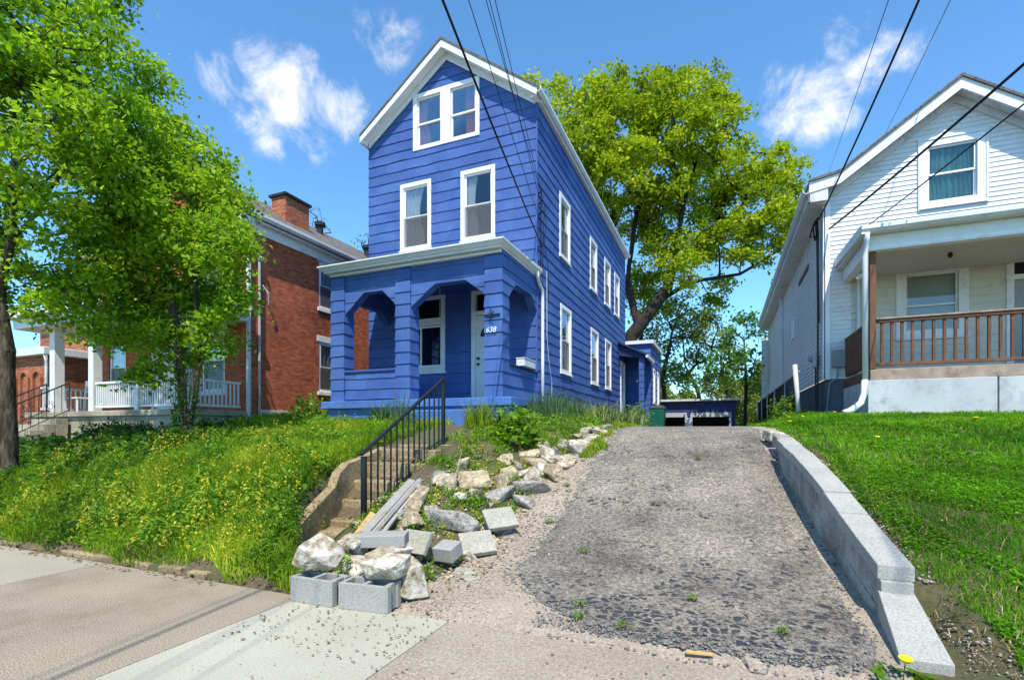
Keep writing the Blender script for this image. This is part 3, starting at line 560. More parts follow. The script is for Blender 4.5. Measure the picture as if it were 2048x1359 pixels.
# porch
PY = 9.05
mb = MB()
o1 = [(-7.93, 3.93), (-7.40, 4.38), (-6.90, 4.38), (-6.51, 4.00)]; o2 = [(-6.16, 3.93), (-5.56, 4.37), (-4.84, 4.37), (-4.37, 4.02)]
def arch_spans(z):
    out = []; cur = -8.31 if z > 3.9 else -8.31
    for o_ in (o1, o2):
        (xa, za), (xb, zb_), (xc, zc), (xd, zd) = o_
        l = xa + (xb - xa) * max(0, min(1, (z - za) / (zb_ - za))); r_ = xd + (xc - xd) * max(0, min(1, (z - zd) / (zc - zd)))
        if z < zb_: out.append((cur, l)); cur = r_
    out.append((cur, -4.0)); return out
siding(mb, (0, PY, 0), (1, 0, 0), (0, -1, 0), arch_spans, [4.0, 4.02, 4.37, 4.38], 3.93, 4.86, CO, .012, .2, .008)
for o_ in (o1, o2):
    mb.prism([(o_[0][0], PY + .001, o_[0][1])] + [(x_, PY + .001, z_) for x_, z_ in o_[1:]] + [(o_[3][0], PY + .001, 4.86), (o_[0][0], PY + .001, 4.86)], (0, .2, 0))
mb.build('porch_arch', MT['blue_shingle'], H1)
def side_header(x, nx_, nm='porch_arch'):
    m_ = MB(); ya, yb = 9.33, 11.0
    pts = [(ya, 4.02), (ya + .38, 4.36), (yb - .36, 4.36), (yb, 4.05)]
    def f(z):
        if z > 4.36: return [(ya, yb)]
        return [(ya, ya + .38 * max(0, (z - 4.02) / .34)), (yb - .36 * max(0, (z - 4.05) / .31), yb)]
    if nx_ > 0: siding(m_, (x, 0, 0), (0, 1, 0), (1, 0, 0), f, [4.05, 4.36], 4.02, 4.86, CO, .012, .2, .008)
    m_.prism([(x - .002 * nx_, y_, z_) for y_, z_ in pts] + [(x - .002 * nx_, yb, 4.86), (x - .002 * nx_, ya, 4.86)], (-.18 * nx_, 0, 0))
    return m_.build(nm, MT['blue_shingle'], H1)
side_header(-4.0, 1); side_header(-8.31, -1)
for x0, x1 in ((-8.31, -7.93), (-6.52, -6.15), (-4.38, -3.99)):
    m_ = MB(); m_.box(x0 + .02, x1 - .02, 9.02, 9.34, 1.95, 4.86)
    for k in range(12):
        za = 1.955 + k * CO; zt = min(za + CO - .003, 4.88); jt = [rnd.uniform(-.007, .007) for _ in range(4)]
        m_.add([(x0 - .012 + jt[0] * .3, 8.988 + jt[1] * .3, za + jt[2]), (x1 + .012, 8.988 + jt[0] * .3, za + jt[3]), (x1 + .012, 9.352, za), (x0 - .012, 9.352, za + jt[1]), (x0 + .006, 9.006, zt), (x1 - .006, 9.006, zt), (x1 - .006, 9.336, zt), (x0 + .006, 9.336, zt)],
               [(0, 3, 2, 1), (4, 5, 6, 7), (0, 1, 5, 4), (1, 2, 6, 5), (2, 3, 7, 6), (3, 0, 4, 7)])
    m_.build('porch_post', MT['blue_shingle'], H1)
m_ = MB(); siding(m_, (0, PY, 0), (1, 0, 0), (0, -1, 0), lambda z: [(-7.92, -6.53)], [], 1.99, 2.60, CO * .9, .018, .2, .008); m_.box(-7.92, -6.53, PY + .002, PY + .16, 1.99, 2.60)
hw = m_.build('porch_half_wall', MT['blue_shingle'], H1); MB().box(-7.93, -6.52, PY - .05, PY + .2, 2.602, 2.65).build('cap_rail', MT['blue_plain'], hw, bev=.006)
m_ = MB(); siding(m_, (-4.0, 0, 0), (0, 1, 0), (1, 0, 0), lambda z: [(9.34, 11.0)], [], 1.95, 2.62, CO, .018, .2, .008); m_.box(-4.16, -4.002, 9.34, 11, 1.96, 2.62)
hw = m_.build('porch_half_wall', MT['blue_shingle'], H1); MB().box(-4.19, -3.95, 9.36, 10.98, 2.622, 2.66).build('cap_rail', MT['navy_trim'], hw, bev=.006)
m_ = MB().box(-8.31, -8.15, 9.34, 11, 1.96, 2.62).box(-8.34, -8.12, 9.36, 10.98, 2.622, 2.66); m_.build('porch_half_wall', MT['blue_plain'], H1)
MB().box(-8.25, -4.05, 9.1, 10.98, 4.72, 4.75).build('porch_ceiling', MT['ceiling_blue'], H1)
MB().tube([(-5.95, 9.9, 4.72), (-5.95, 9.9, 3.9)], .004, 5).build('pull_chain', MT['white_trim'], H1)
# porch roof with crown fascia
m_ = MB(); x0, x1, yf = -8.46, -3.86, 8.74
m_.add([(x0, yf, 4.99), (x1, yf, 4.99), (x1, 11.02, 5.06), (x0, 11.02, 5.06), (x0, yf, 4.96), (x1, yf, 4.96), (x1, 11.02, 5.02), (x0, 11.02, 5.02)], [(0, 1, 2, 3), (7, 6, 5, 4), (0, 4, 5, 1), (1, 5, 6, 2), (3, 2, 6, 7), (0, 3, 7, 4)])
pr = m_.build('porch_roof', MT['white_worn'], H1)
prof = [(0, 4.86), (.10, 4.86), (.10, 4.89), (.13, 4.90), (.17, 4.94), (.21, 4.975), (.21, 5.0), (0, 5.0)]
yb = 8.94; n_ = len(prof)
v = []
for o_, z_ in prof: v += [(x0 + .20 - o_, 11.0, z_), (x0 + .20 - o_, yb - o_, z_), (x1 - .20 + o_, yb - o_, z_), (x1 - .20 + o_, 11.0, z_)]
f = []
for i in range(n_):
    j = (i + 1) % n_
    for s in range(3): f.append((i * 4 + s, i * 4 + s + 1, j * 4 + s + 1, j * 4 + s))
f += [tuple(i * 4 for i in range(n_)), tuple(i * 4 + 3 for i in range(n_))[::-1]]
MB().add(v, f).build('crown_fascia', MT['white_trim'], H1)
MB().box(-8.3, -4.0, 8.95, 9.14, 4.80, 4.858).build('frieze_board', MT['white_trim'], H1, bev=.004)
dsx = -3.93
MB().tube([(-3.90, 10.75, 4.93), (-3.90, 10.80, 4.80), (dsx, 10.95, 4.72), (dsx, 11.18, 4.62), (dsx, 11.22, 4.4), (dsx, 11.22, 3.0), (dsx, 11.22, 1.5)], .042, 10).build('downspout', MT['pvc'], H1, smooth=True)
# slab, foundation, front step
MB().box(-8.42, -3.72, 8.80, 11.2, 1.78, 1.948).build('porch_floor', MT['blue_slab'], H1, bev=.015)
MB().box(-8.30, -3.80, 8.90, 10.98, 1.2, 1.778).box(-8.80, -4.03, 11.0, 22.5, 1.0, 1.95).build('foundation', MT['blue_slab'], H1)
MB().box(-5.70, -4.17, 8.32, 8.795, 1.2, 1.70).build('front_step', MT['blue_slab'], H1, bev=.03)
# house number and dark bracket on the right post
fc = bpy.data.curves.new('house_number', 'FONT'); fc.body = '638'; fc.size = .15; fc.extrude = .004; fc.shear = .18
fo = bpy.data.objects.new('tmp', fc); scn.collection.objects.link(fo); bpy.context.view_layer.update()
me = bpy.data.meshes.new_from_object(fo.evaluated_get(bpy.context.evaluated_depsgraph_get())); bpy.data.objects.remove(fo); me.name = 'house_number'
me.materials.clear()
me.transform(Matrix.Translation((-4.335, 8.965, 3.24)) @ Matrix.Rotation(R(90), 4, 'X')); link('house_number', me, MT['white_clean'], H1)
bk = MB().box(-4.37, -4.03, 8.955, 8.985, 3.575, 3.60)
bk.tube([(-4.24, 8.96, 3.48), (-4.25, 8.95, 3.60), (-4.22, 8.95, 3.70), (-4.19, 8.95, 3.66), (-4.20, 8.95, 3.50), (-4.17, 8.96, 3.47)], .010, 6).tube([(-4.26, 8.95, 3.53), (-4.14, 8.95, 3.65)], .008, 6)
bk.build('wall_bracket', MT['black_metal'], H1)
mbx = empty('long_box', (-3.98, 10.2, 2.66), 'pale grey metal box lying on the side ledge of the blue porch', 'box')
MB().box(-4.05, -3.86, 9.86, 10.55, 2.665, 2.82).build('body', MT['gutter_white'], mbx, bev=.012)
MB().box(-4.06, -3.85, 9.85, 10.56, 2.822, 2.845).build('lid', MT['gutter_white'], mbx, bev=.008)
# service mast, insulators and cords by the corner of the side wall
m_ = MB(); m_.tube([(-3.93, 11.12, 6.9), (-3.93, 11.10, 5.0)], .012, 6)
for z_ in (6.85, 6.6, 6.35): m_.tube([(-4.0, 11.05, z_), (-3.90, 11.02, z_), (-3.88, 11.0, z_ + .05)], .018, 7)
m_.tube([(-3.9, 11.02, 6.85), (-3.86, 11.2, 6.55), (-3.92, 11.25, 6.1), (-3.95, 11.3, 5.2), (-3.95, 11.35, 3.2)], .009, 5)
m_.tube([(-3.9, 11.04, 6.6), (-3.84, 11.25, 6.3), (-3.93, 11.35, 5.8), (-3.95, 11.7, 5.3), (-3.95, 11.72, 4.5)], .007, 5); m_.build('service_cable', MT['wire_black'], H1)
MB().tube([(-3.96, 11.62, 5.2), (-3.95, 11.6, 3.6), (-3.95, 11.75, 3.0), (-3.94, 11.95, 2.5), (-3.95, 11.98, 2.1)], .007, 5).build('cord', MT['gutter_white'], H1)
MB().tube([(-3.95, 12.1, 2.45), (-3.95, 12.6, 2.36), (-3.95, 13.4, 2.42), (-3.95, 14.6, 2.38), (-3.95, 15.5, 2.3)], .008, 5).build('cord', MT['wire_black'], H1)
# side stoop
dm = MB(); SIDE.box(dm, sd[0], sd[0] + .11, 1.9, sd[3], -.06, .05); SIDE.box(dm, sd[1] - .11, sd[1], 1.9, sd[3], -.06, .05); SIDE.box(dm, sd[0] + .11, sd[1] - .11, sd[3] - .1, sd[3], -.06, .048)
df = dm.build('door_frame', MT['white_clean'], H1)
SIDE.box(MB(), sd[0] + .11, sd[1] - .11, 1.95, sd[3] - .1, -.05, -.01).build('door', MT['door_white'], df)
MB().prism([(-4.02, 20.75, 4.92), (-2.82, 20.75, 4.33), (-2.82, 20.75, 4.41), (-4.02, 20.75, 5.0)], (0, 2.15, 0)).build('stoop_roof', MT['navy_trim'], H1)
MB().prism([(-3.985, 20.9, 4.4), (-2.95, 20.9, 4.25), (-2.95, 20.9, 4.36), (-3.985, 20.9, 4.87)], (0, .05, 0)).build('stoop_gable', MT['navy_trim'], H1)
MB().box(-2.86, -2.76, 20.75, 22.9, 4.24, 4.36).build('gutter', MT['gutter_white'], H1, bev=.01)
m_ = MB(); m_.box(-3.15, -2.95, 20.95, 21.15, 1.4, 4.3)
for k in range(10): m_.box(-3.165, -2.935, 20.935, 21.165, 1.5 + k * CO, 1.51 + k * CO + .02)
m_.build('stoop_post', MT['blue_shingle'], H1)
MB().box(-3.99, -2.9, 20.9, 22.88, 1.2, 1.90).build('stoop_floor', MT['blue_slab'], H1)
MB().tube([(-3.5, 22.8, 3.5), (-3.5, 22.74, 3.5)], .05, 10).build('porch_lamp', MT['white_clean'], H1, smooth=True)
# rear extension
m_ = MB(); siding(m_, (0, 22.9, 0), (1, 0, 0), (0, -1, 0), lambda z: [(-4.0, -2.93)], [], 1.4, 5.15, CO, LAP, .25, .008)
ew = [(23.6, 24.3, 2.55, 4.15), (25.1, 25.9, 2.55, 4.15)]
es, ez = hole_spans(22.9, 26.6, holes_of(ew, .1)); siding(m_, (-2.93, 0, 0), (0, 1, 0), (1, 0, 0), es, ez, 1.4, 5.15, CO, LAP, .25, .008)
m_.add([(-8.83, 26.6, 1.2), (-2.93, 26.6, 1.2), (-2.93, 26.6, 5.15), (-8.83, 26.6, 5.15)], [(0, 1, 2, 3)]).add([(-8.83, 22.5, 1.2), (-8.83, 26.6, 1.2), (-8.83, 26.6, 5.15), (-8.83, 22.5, 5.15)], [(0, 1, 2, 3)])
ex = m_.build('rear_extension', MT['blue_shingle'], H1)
MB().box(-8.9, -2.80, 22.75, 26.7, 5.152, 5.30).build('roof', MT['white_trim'], ex)
EXF = Fr((-2.93, 0, 0), (0, 1, 0), (1, 0, 0))
for q_ in ew: window(H1, EXF, *q_, cas=.1, screen=False)

# ================================================================ brick house
H2 = empty('brick_house', (-14.8, 9.34, 1.4), 'two storey red brick house with white porch railing behind the small tree', 'house')
BS = Fr((-11.5, 0, 0), (0, 1, 0), (1, 0, 0)); BF = Fr((0, 9.34, 0), (1, 0, 0), (0, -1, 0))
bsw = [(11.95, 12.90, 5.10, 6.52), (11.95, 12.90, 2.50, 4.05), (16.0, 16.9, 5.10, 6.52), (16.0, 16.9, 2.5, 4.05)]
bfw = [(-13.15, -12.25, 2.35, 4.0), (-17.3, -16.5, 2.35, 4.0), (-13.2, -12.3, 5.1, 6.5), (-17.2, -16.3, 5.1, 6.5)]; bdoor = (-15.3, -14.3, 1.82, 4.05)
m_ = MB()
def flat(fr, u0, u1, z0, z1, holes, m_):
    f, zb = hole_spans(u0, u1, holes); zs = [z0] + [z for z in zb if z0 < z < z1] + [z1]
    for a, b_ in zip(zs[:-1], zs[1:]):
        for l, r_ in f((a + b_) / 2): m_.add([fr.p(l, a, 0), fr.p(r_, a, 0), fr.p(r_, b_, 0), fr.p(l, b_, 0)], [(0, 1, 2, 3)])
flat(BS, 9.34, 22, .9, 6.85, bsw, m_); flat(BF, -18.1, -11.5, .9, 6.85, bfw + [bdoor], m_)
m_.add([(-18.1, 9.34, 6.85), (-11.5, 9.34, 6.85), (-14.8, 9.34, 9.1)], [(0, 1, 2)]).add([(-18.1, 9.34, .9), (-18.1, 22, .9), (-18.1, 22, 6.85), (-18.1, 9.34, 6.85)], [(0, 1, 2, 3)])
m_.add([(-18.1, 22, .9), (-11.5, 22, .9), (-11.5, 22, 6.85), (-14.8, 22, 9.1), (-18.1, 22, 6.85)], [(0, 1, 2, 3, 4)])
m_.build('wall', MT['brick_red'], H2)
def bwin(fr, q_, curt=None):
    u0, u1, z0, z1 = q_
    for k, s_ in enumerate([1]):
        window(H2, fr, u0, u1, z0, z1, cas=.06, off=-.07, sill=False, curt=curt)
    l_ = MB(); fr.box(l_, u0 - .09, u1 + .09, z1 + .0, z1 + .19, -.05, .012); l_.build('lintel', MT['white_trim'], H2, bev=.006)
    l_ = MB(); fr.box(l_, u0 - .07, u1 + .07, z0 - .11, z0, -.05, .05); l_.build('sill', MT['white_trim'], H2, bev=.006)
for q_ in bsw: bwin(BS, q_, [(0, 1, 'blind', 0, .6)])
for q_ in bfw: bwin(BF, q_, [(0, 1, 'curtain_white', 0, 0)])
d_ = MB(); BF.box(d_, bdoor[0], bdoor[0] + .1, 1.82, 4.05, -.1, .0); BF.box(d_, bdoor[1] - .1, bdoor[1], 1.82, 4.05, -.1, 0); BF.box(d_, bdoor[0] + .1, bdoor[1] - .1, 3.93, 4.05, -.1, -.002); dfr = d_.build('door_frame', MT['white_trim'], H2)
BF.box(MB(), bdoor[0] + .1, bdoor[1] - .1, 1.83, 3.93, -.1, -.05).build('door', MT['door_white'], dfr)
for s in (-1, 1):
    xe = -14.8 + s * 3.55; zr = lambda x: 9.18 - .66 * abs(x + 14.8)
    MB().prism([(-14.8, 9.0, 9.18), (xe, 9.0, zr(xe)), (xe, 9.0, zr(xe) + .07), (-14.8, 9.0, 9.26)], (0, 13.2, 0)).build('roof_slope', MT['shingle_roof'], H2)
    MB().prism([(-14.8, 9.02, 9.178), (xe, 9.02, zr(xe) - .002), (xe, 9.02, zr(xe) - .2), (-14.8, 9.02, 8.95)], (0, .3, 0)).build('rake_board', MT['white_trim'], H2)
MB().box(-11.49, -11.44, 9.33, 22, 6.55, 6.80).box(-11.49, -11.28, 9.3, 22, 6.802, 6.86).build('frieze_board', MT['white_trim'], H2)
gutter(H2, -11.30, 0, 9.0, 22.1, 6.87, w_=.14, h_=.14)
ch = MB().box(-13.55, -12.95, 12.0, 13.0, 7.4, 8.86).build('chimney', MT['brick_orange'], H2); MB().box(-13.62, -12.88, 11.93, 13.07, 8.862, 8.95).build('chimney_cap', MT['dark_metal'], ch, bev=.01)
for y_, x_ in ((14.6, -14.0), (17.2, -13.9)):
    MB().tube([(x_, y_, 8.4), (x_, y_, 9.0)], .12, 10).tube([(x_, y_, 9.0), (x_, y_, 9.12)], .2, 10).build('roof_vent', MT['dark_metal'], H2)
MB().tube([(-15.2, 14.5, 8.9), (-15.2, 14.5, 9.85)], .16, 10).tube([(-15.2, 14.5, 9.85), (-15.2, 14.5, 10.0)], [.26, .05], 10).build('flue', MT['galv'], H2)
MB().box(-11.49, -11.40, 9.36, 9.45, 1.3, 6.6).box(-11.47, -11.25, 9.36, 9.45, 6.6, 6.9).build('downspout', MT['gutter_white'], H2, bev=.01)
MB().tube([(-11.42, 9.72, 1.5), (-11.42, 9.72, 5.85)], .035, 8).tube([(-11.42, 9.72, 5.85), (-11.36, 9.72, 5.93)], .06, 8).tube([(-11.4, 9.8, 5.2), (-11.3, 9.9, 5.0), (-11.35, 9.95, 4.7)], .02, 5).build('service_mast', MT['galv'], H2)
b_ = MB(); BS.box(b_, 9.75, 10.8, 1.70, 1.86, -.02, .03); b_.build('lintel', MT['white_trim'], H2)
b_ = MB(); BS.box(b_, 9.8, 10.75, 1.3, 1.70, -.02, .01); b_.build('basement_window', MT['galv'], H2)
fl = MB().tube([(-11.5, 12.95, 3.92), (-11.3, 12.95, 3.92)], .035, 8).tube([(-11.3, 12.95, 3.92), (-11.22, 12.85, 3.88)], [.03, .08], 8).tube([(-11.3, 12.95, 3.92), (-11.22, 13.08, 3.88)], [.03, .08], 8); fl.build('flood_lamp', MT['white_clean'], H2)
# its porch
pf = MB().box(-18.2, -11.45, 7.70, 9.34, 1.66, 1.80).build('porch_floor', MT['porch_concrete'], H2, bev=.015)
MB().box(-18.1, -11.52, 7.78, 9.33, .6, 1.658).build('porch_base', MT['porch_concrete'], H2)
MB().box(-18.35, -11.15, 7.30, 9.32, 4.36, 4.50).box(-18.2, -11.3, 7.45, 9.30, 4.10, 4.358).build('porch_roof', MT['white_trim'], H2, bev=.01)
for x_, y_, w_ in ((-17.05, 7.92, .12), (-15.28, 7.92, .11), (-11.70, 7.92, .10)): MB().box(x_ - w_, x_ + w_, y_ - w_, y_ + w_, 1.80, 4.10).build('porch_post', MT['white_trim'], H2, bev=.01)
def railing(parent, p0, p1, z0, z1, n_, mt, nm='porch_railing', bw=.035, tw=.05):
    p0 = Vector(p0); p1 = Vector(p1); d = (p1 - p0); L = d.length; an = math.atan2(d.y, d.x); c = (p0 + p1) / 2
    top = MB().obox((c.x, c.y, z1 - .03), (L, tw * 1.6, .06), (0, 0, an)).obox((c.x, c.y, z0 + .11), (L, tw, .06), (0, 0, an)).build(nm, MT[mt], parent, bev=.006)
    for i in range(n_):
        q_ = p0 + d * (i + .5) / n_
        if parent == H2: MB().obox((q_.x, q_.y, (z0 + z1) / 2 + .05), (bw, bw, z1 - z0 - .2), (0, 0, an)).build('baluster', MT[mt], top)
        else: MB().obox((q_.x, q_.y, (z0 + z1) / 2 + .03), (bw, bw, z1 - z0 - .16), (0, 0, an)).build('baluster', MT[mt], top, bev=.004)
railing(H2, (-15.1, 7.85), (-13.42, 7.85), 1.80, 2.55, 19, 'white_trim'); railing(H2, (-13.28, 7.85), (-11.85, 7.85), 1.80, 2.55, 16, 'white_trim')
railing(H2, (-11.62, 8.05), (-11.62, 9.3), 1.80, 2.55, 11, 'white_trim'); railing(H2, (-18.05, 8.0), (-18.05, 9.3), 1.80, 2.55, 10, 'white_trim')
MB().box(-13.42, -13.28, 7.78, 7.92, 1.80, 2.60).build('rail_post', MT['white_trim'], H2, bev=.008)
st = MB()
for k in range(5): st.box(-17.25, -16.06, 7.70 - .27 * (5 - k), 7.70 - .27 * (4 - k) - .001, .7, 1.60 - .145 * (4 - k))
st.build('porch_steps', MT['porch_concrete'], H2, bev=.01)
for x_ in (-17.2, -16.12):
    m_ = MB(); a = Vector((x_, 6.45, 1.0)); b_ = Vector((x_, 7.75, 1.75)); up = Vector((0, 0, .82))
    m_.tube([a + up, b_ + up], .02, 6).tube([a + up * .12, b_ + up * .12], .012, 6)
    for i in range(9): q_ = a.lerp(b_, i / 8); m_.tube([q_ + (up * -.1 if i in (0, 8) else up * .12), q_ + up], .018 if i in (0, 8) else .008, 5)
    for i in (2, 5):
        q_ = a.lerp(b_, i / 8 + .06) + up * .5
        for r_ in (.06, .1): m_.tube([q_ + Vector((0, r_ * math.cos(t_), r_ * 1.3 * math.sin(t_))) for t_ in [i2 * .7 for i2 in range(10)]], .007, 4)
    m_.build('iron_handrail', MT['black_metal'], H2)
chr_ = empty('porch_chair', (-16.9, 8.45, 1.80), 'white wooden chair standing on the brick house porch at the top of its steps', 'chair')
cx, cy = -16.9 - .1, 8.45
MB().box(cx - .24, cx + .24, cy - .22, cy + .22, 2.20, 2.235).build('seat', MT['white_clean'], chr_, bev=.01)
for sx_ in (-1, 1):
    for sy_ in (-1, 1): MB().tube([(cx + sx_ * .21, cy + sy_ * .19, 1.80), (cx + sx_ * .20, cy + sy_ * .18, 2.20)], .022, 6).build('leg', MT['white_clean'], chr_)
m_ = MB().tube([(cx - .2, cy + .19, 2.23), (cx - .22, cy + .26, 2.72)], .02, 6).tube([(cx + .2, cy + .19, 2.23), (cx + .22, cy + .26, 2.72)], .02, 6)
m_.box(cx - .24, cx + .24, cy + .23, cy + .27, 2.58, 2.74); m_.tube([(cx - .19, cy + .21, 2.4), (cx + .19, cy + .25, 2.55)], .012, 5).tube([(cx + .19, cy + .21, 2.4), (cx - .19, cy + .25, 2.55)], .012, 5); m_.build('backrest', MT['white_clean'], chr_)

# ================================================================ small brick neighbour far left
H3 = empty('low_brick_house', (-22, 9, 1), 'low brown brick house with arched niches at the left edge behind the tree trunk', 'house')
L1 = Fr((0, 9.0, 0), (1, 0, 0), (0, -1, 0)); L2 = Fr((-19.9, 0, 0), (0, 1, 0), (1, 0, 0)); m_ = MB()
nw = (10.6, 11.6, 2.3, 3.35); flat(L1, -26, -19.9, .5, 3.7, [], m_); flat(L2, 9.0, 16, .5, 3.7, [nw], m_); m_.build('wall', MT['brick_orange'], H3)
window(H3, L2, *nw, cas=.07, screen=False)
m_ = MB()
for k in range(6):
    cx_ = -20.45 - k * .75
    v = [(cx_ - .27, 8.93, 1.0), (cx_ - .27, 8.93, 3.0)] + [(cx_ - .27 * math.cos(t_), 8.93, 3.0 + .27 * math.sin(t_)) for t_ in [math.pi * i / 8 for i in range(1, 8)]] + [(cx_ + .27, 8.93, 3.0), (cx_ + .27, 8.93, 1.0), (cx_ + .19, 8.93, 1.0), (cx_ + .19, 8.93, 3.0)] + [(cx_ + .19 * math.cos(t_), 8.93, 3.0 + .19 * math.sin(t_)) for t_ in [math.pi * i / 8 for i in range(1, 8)]] + [(cx_ - .19, 8.93, 3.0), (cx_ - .19, 8.93, 1.0)]
    n_ = len(v) // 2; fr_ = v; 
    vv = v + [(x_, 8.999, z_) for x_, y_, z_ in v]; N_ = len(v); ff = [(i, i + 1, N_ - 2 - i, N_ - 1 - i) for i in range(N_ // 2 - 1)] + [(i, i + 1, i + 1 + N_, i + N_) for i in range(N_ - 1)]
    m_.add(vv, ff)
m_.build('arched_niche', MT['brick_orange'], H3)
MB().box(-26.2, -19.7, 8.8, 16.1, 3.702, 3.95).build('roof', MT['gutter_white'], H3, bev=.02)
m_ = MB().box(-26, -20.6, 11.5, 19, 3.95, 5.4); m_.build('upper_wall', MT['brick_orange'], H3); MB().box(-26.2, -20.4, 11.3, 19.2, 5.402, 5.7).build('upper_roof', MT['gutter_white'], H3, bev=.02)
MB().tube([(-19.75, 8.85, 3.75), (-19.8, 8.92, 3.5), (-19.84, 8.94, 3.3), (-19.84, 8.94, 1.0)], .05, 8).build('downspout', MT['gutter_white'], H3, smooth=True)

# ================================================================ white house
H4 = empty('white_house', (4.6, 13.6, 1.6), 'white clapboard house with brown porch railing on the right', 'house')
WF = Fr((0, 13.6, 0), (1, 0, 0), (0, -1, 0)); WS = Fr((2.22, 0, 0), (0, 1, 0), (-1, 0, 0))
gw = (4.0, 5.12, 6.15, 7.61)
zt = lambda x: 8.50 - .73 * abs(x - 4.6)
f0, zz = hole_spans(2.22, 6.98, [(gw[0] + .08, gw[1] - .08, gw[2] + .08, gw[3] - .08)])
def fwg(z):
    h = (8.50 - z) / .73; out = []
    for a, b_ in f0(z):
        if z < 4.95: b_ = min(b_, 2.72)
        a2, b2 = max(a, 4.6 - h), min(b_, 4.6 + h)
        if b2 > a2: out.append((a2, b2))
    return out
m_ = MB(); siding(m_, WF.O, WF.U, WF.N, fwg, zz + [4.95, zt(2.22)], 2.5, 8.50, .103, .016)
sw = [(19.0, 19.5, 4.4, 5.1)]
f1, z1_ = hole_spans(13.6, 29.2, [(19.05, 19.45, 4.45, 5.05)]); siding(m_, WS.O, WS.U, WS.N, f1, z1_, 2.5, 6.75, .103, .016)
siding(m_, (2.28, 0, 0), (0, 1, 0), (-1, 0, 0), lambda z: [(29.25, 33)], [], 2.3, 6.0, .103, .016)
siding(m_, (0, 29.24, 0), (1, 0, 0), (0, -1, 0), lambda z: [(1.9, 2.3)], [], 2.3, 6.0, .2, .016)
m_.add([(6.98, 13.6, 2), (6.98, 33, 2), (6.98, 33, 6.76), (6.98, 13.6, 6.76)], [(0, 1, 2, 3)]).add([(2.22, 33, 2), (6.98, 33, 2), (6.98, 33, 6.76), (4.6, 33, 8.5), (2.22, 33, 6.76)], [(0, 1, 2, 3, 4)])
m_.build('wall', MT['white_siding'], H4)
window(H4, WS, *sw[0], cas=.06, screen=False)
MB().box(2.19, 2.31, 13.56, 13.60, 2.48, 6.6).box(2.17, 2.21, 13.56, 13.68, 2.48, 6.6).build('corner_board', MT['white_clean'], H4)
MB().box(2.262, 7, 13.64, 29, 1.2, 2.5).box(2.262, 2.60, 13.63, 13.66, 1.2, 2.5).build('foundation', MT['foundation_dark'], H4)
window(H4, WF, *gw, cas=.14, curt=[(0, .42, 'curtain_teal', .25, 0, 4), (.3, .72, 'curtain_teal', .1, 0, 3), (.62, 1, 'curtain_teal', .1, 0, 4)], cap=False, screen=False, recess='interior_mid', mid=.5)
m_ = MB(); WF.box(m_, 3.96, 4.0, 6.1, 7.66, -.01, .05); WF.box(m_, 5.12, 5.16, 6.1, 7.66, -.01, .05); WF.box(m_, 4.0, 5.12, 7.61, 7.66, -.01, .05); m_.build('window_trim', MT['white_trim'], H4)
# roof with flared eaves
def rprof(s):
    pts = []
    for x_ in (0, .8, 1.6, 2.15, 2.38, 2.60, 2.76): pts.append((4.6 + s * x_, 8.66 - .73 * x_ + (.0 if x_ < 2.15 else .55 * (x_ - 2.15)))) 
    return pts
for s in (-1, 1):
    pp = rprof(s)
    for nm, mt, d0, d1, y0, L in (('roof_slope', 'shingle_roof', .0, .06, 13.18, 16.2), ('rake_board', 'white_trim', -.24, -.003, 13.22, .04), ('soffit', 'white_worn', -.17, -.12, 13.262, .34), ('frieze_board', 'white_worn', -.34, -.175, 13.54, .045)):
        P_ = pp if nm != 'frieze_board' else pp[:5]
        m_ = MB()
        for (xa, za), (xb, zb2) in zip(P_[:-1], P_[1:]): m_.prism([(xa, y0, za + d0), (xb, y0, zb2 + d0), (xb, y0, zb2 + d1), (xa, y0, za + d1)], (0, L, 0))
        m_.build(nm, MT[mt], H4)
MB().box(1.86, 2.215, 13.24, 13.299, 6.53, 6.92).box(1.86, 2.22, 13.3, 29.4, 6.52, 6.56).build('eave_soffit', MT['white_worn'], H4); MB().box(1.83, 1.88, 13.3, 29.4, 6.561, 6.86).build('eave_fascia', MT['white_worn'], H4)
gutter(H4, 1.828, 0, 13.2, 29.4, 6.72, s=-1)
MB().box(2.08, 2.17, 22.2, 22.3, 1.8, 6.6).build('downspout', MT['gutter_white'], H4)
MB().box(2.06, 2.16, 14.22, 14.42, 2.85, 3.2).build('meter_box', MT['galv'], H4, bev=.01); MB().tube([(2.06, 14.32, 3.08), (1.98, 14.32, 3.08)], .085, 12).build('meter', MT['meter_grey'], H4)
MB().tube([(2.15, 14.05, 3.9), (2.12, 14.03, 6.3), (2.1, 13.9, 6.35)], .03, 6).tube([(2.15, 14.15, 1.8), (2.15, 14.12, 6.2)], .022, 6).tube([(2.13, 14.3, 2.85), (2.13, 14.32, 2.2), (2.15, 14.3, 1.7)], .02, 6).build('conduit', MT['dark_metal'], H4)
MB().tube([(2.1, 13.75, 6.35), (1.98, 13.8, 6.1), (1.95, 13.9, 5.95), (2.1, 14.0, 6.0), (2.05, 13.8, 6.3), (1.98, 13.7, 6.15), (2.05, 13.9, 5.85), (2.12, 14.0, 6.1)], .018, 5).build('service_cable', MT['wire_black'], H4)
MB().box(2.185, 2.199, 15.9, 17.8, 5.76, 5.90).build('missing_siding_strip', MT['brown_wood'], H4)
WF.box(MB(), 2.34, 2.60, 2.75, 3.15, .02, .13).build('utility_box', MT['meter_grey'], H4, bev=.015)
MB().tube([(2.45, 13.52, 2.75), (2.44, 13.52, 2.5), (2.3, 13.55, 2.4), (2.24, 13.58, 1.7)], .015, 5).build('conduit', MT['meter_grey'], H4)
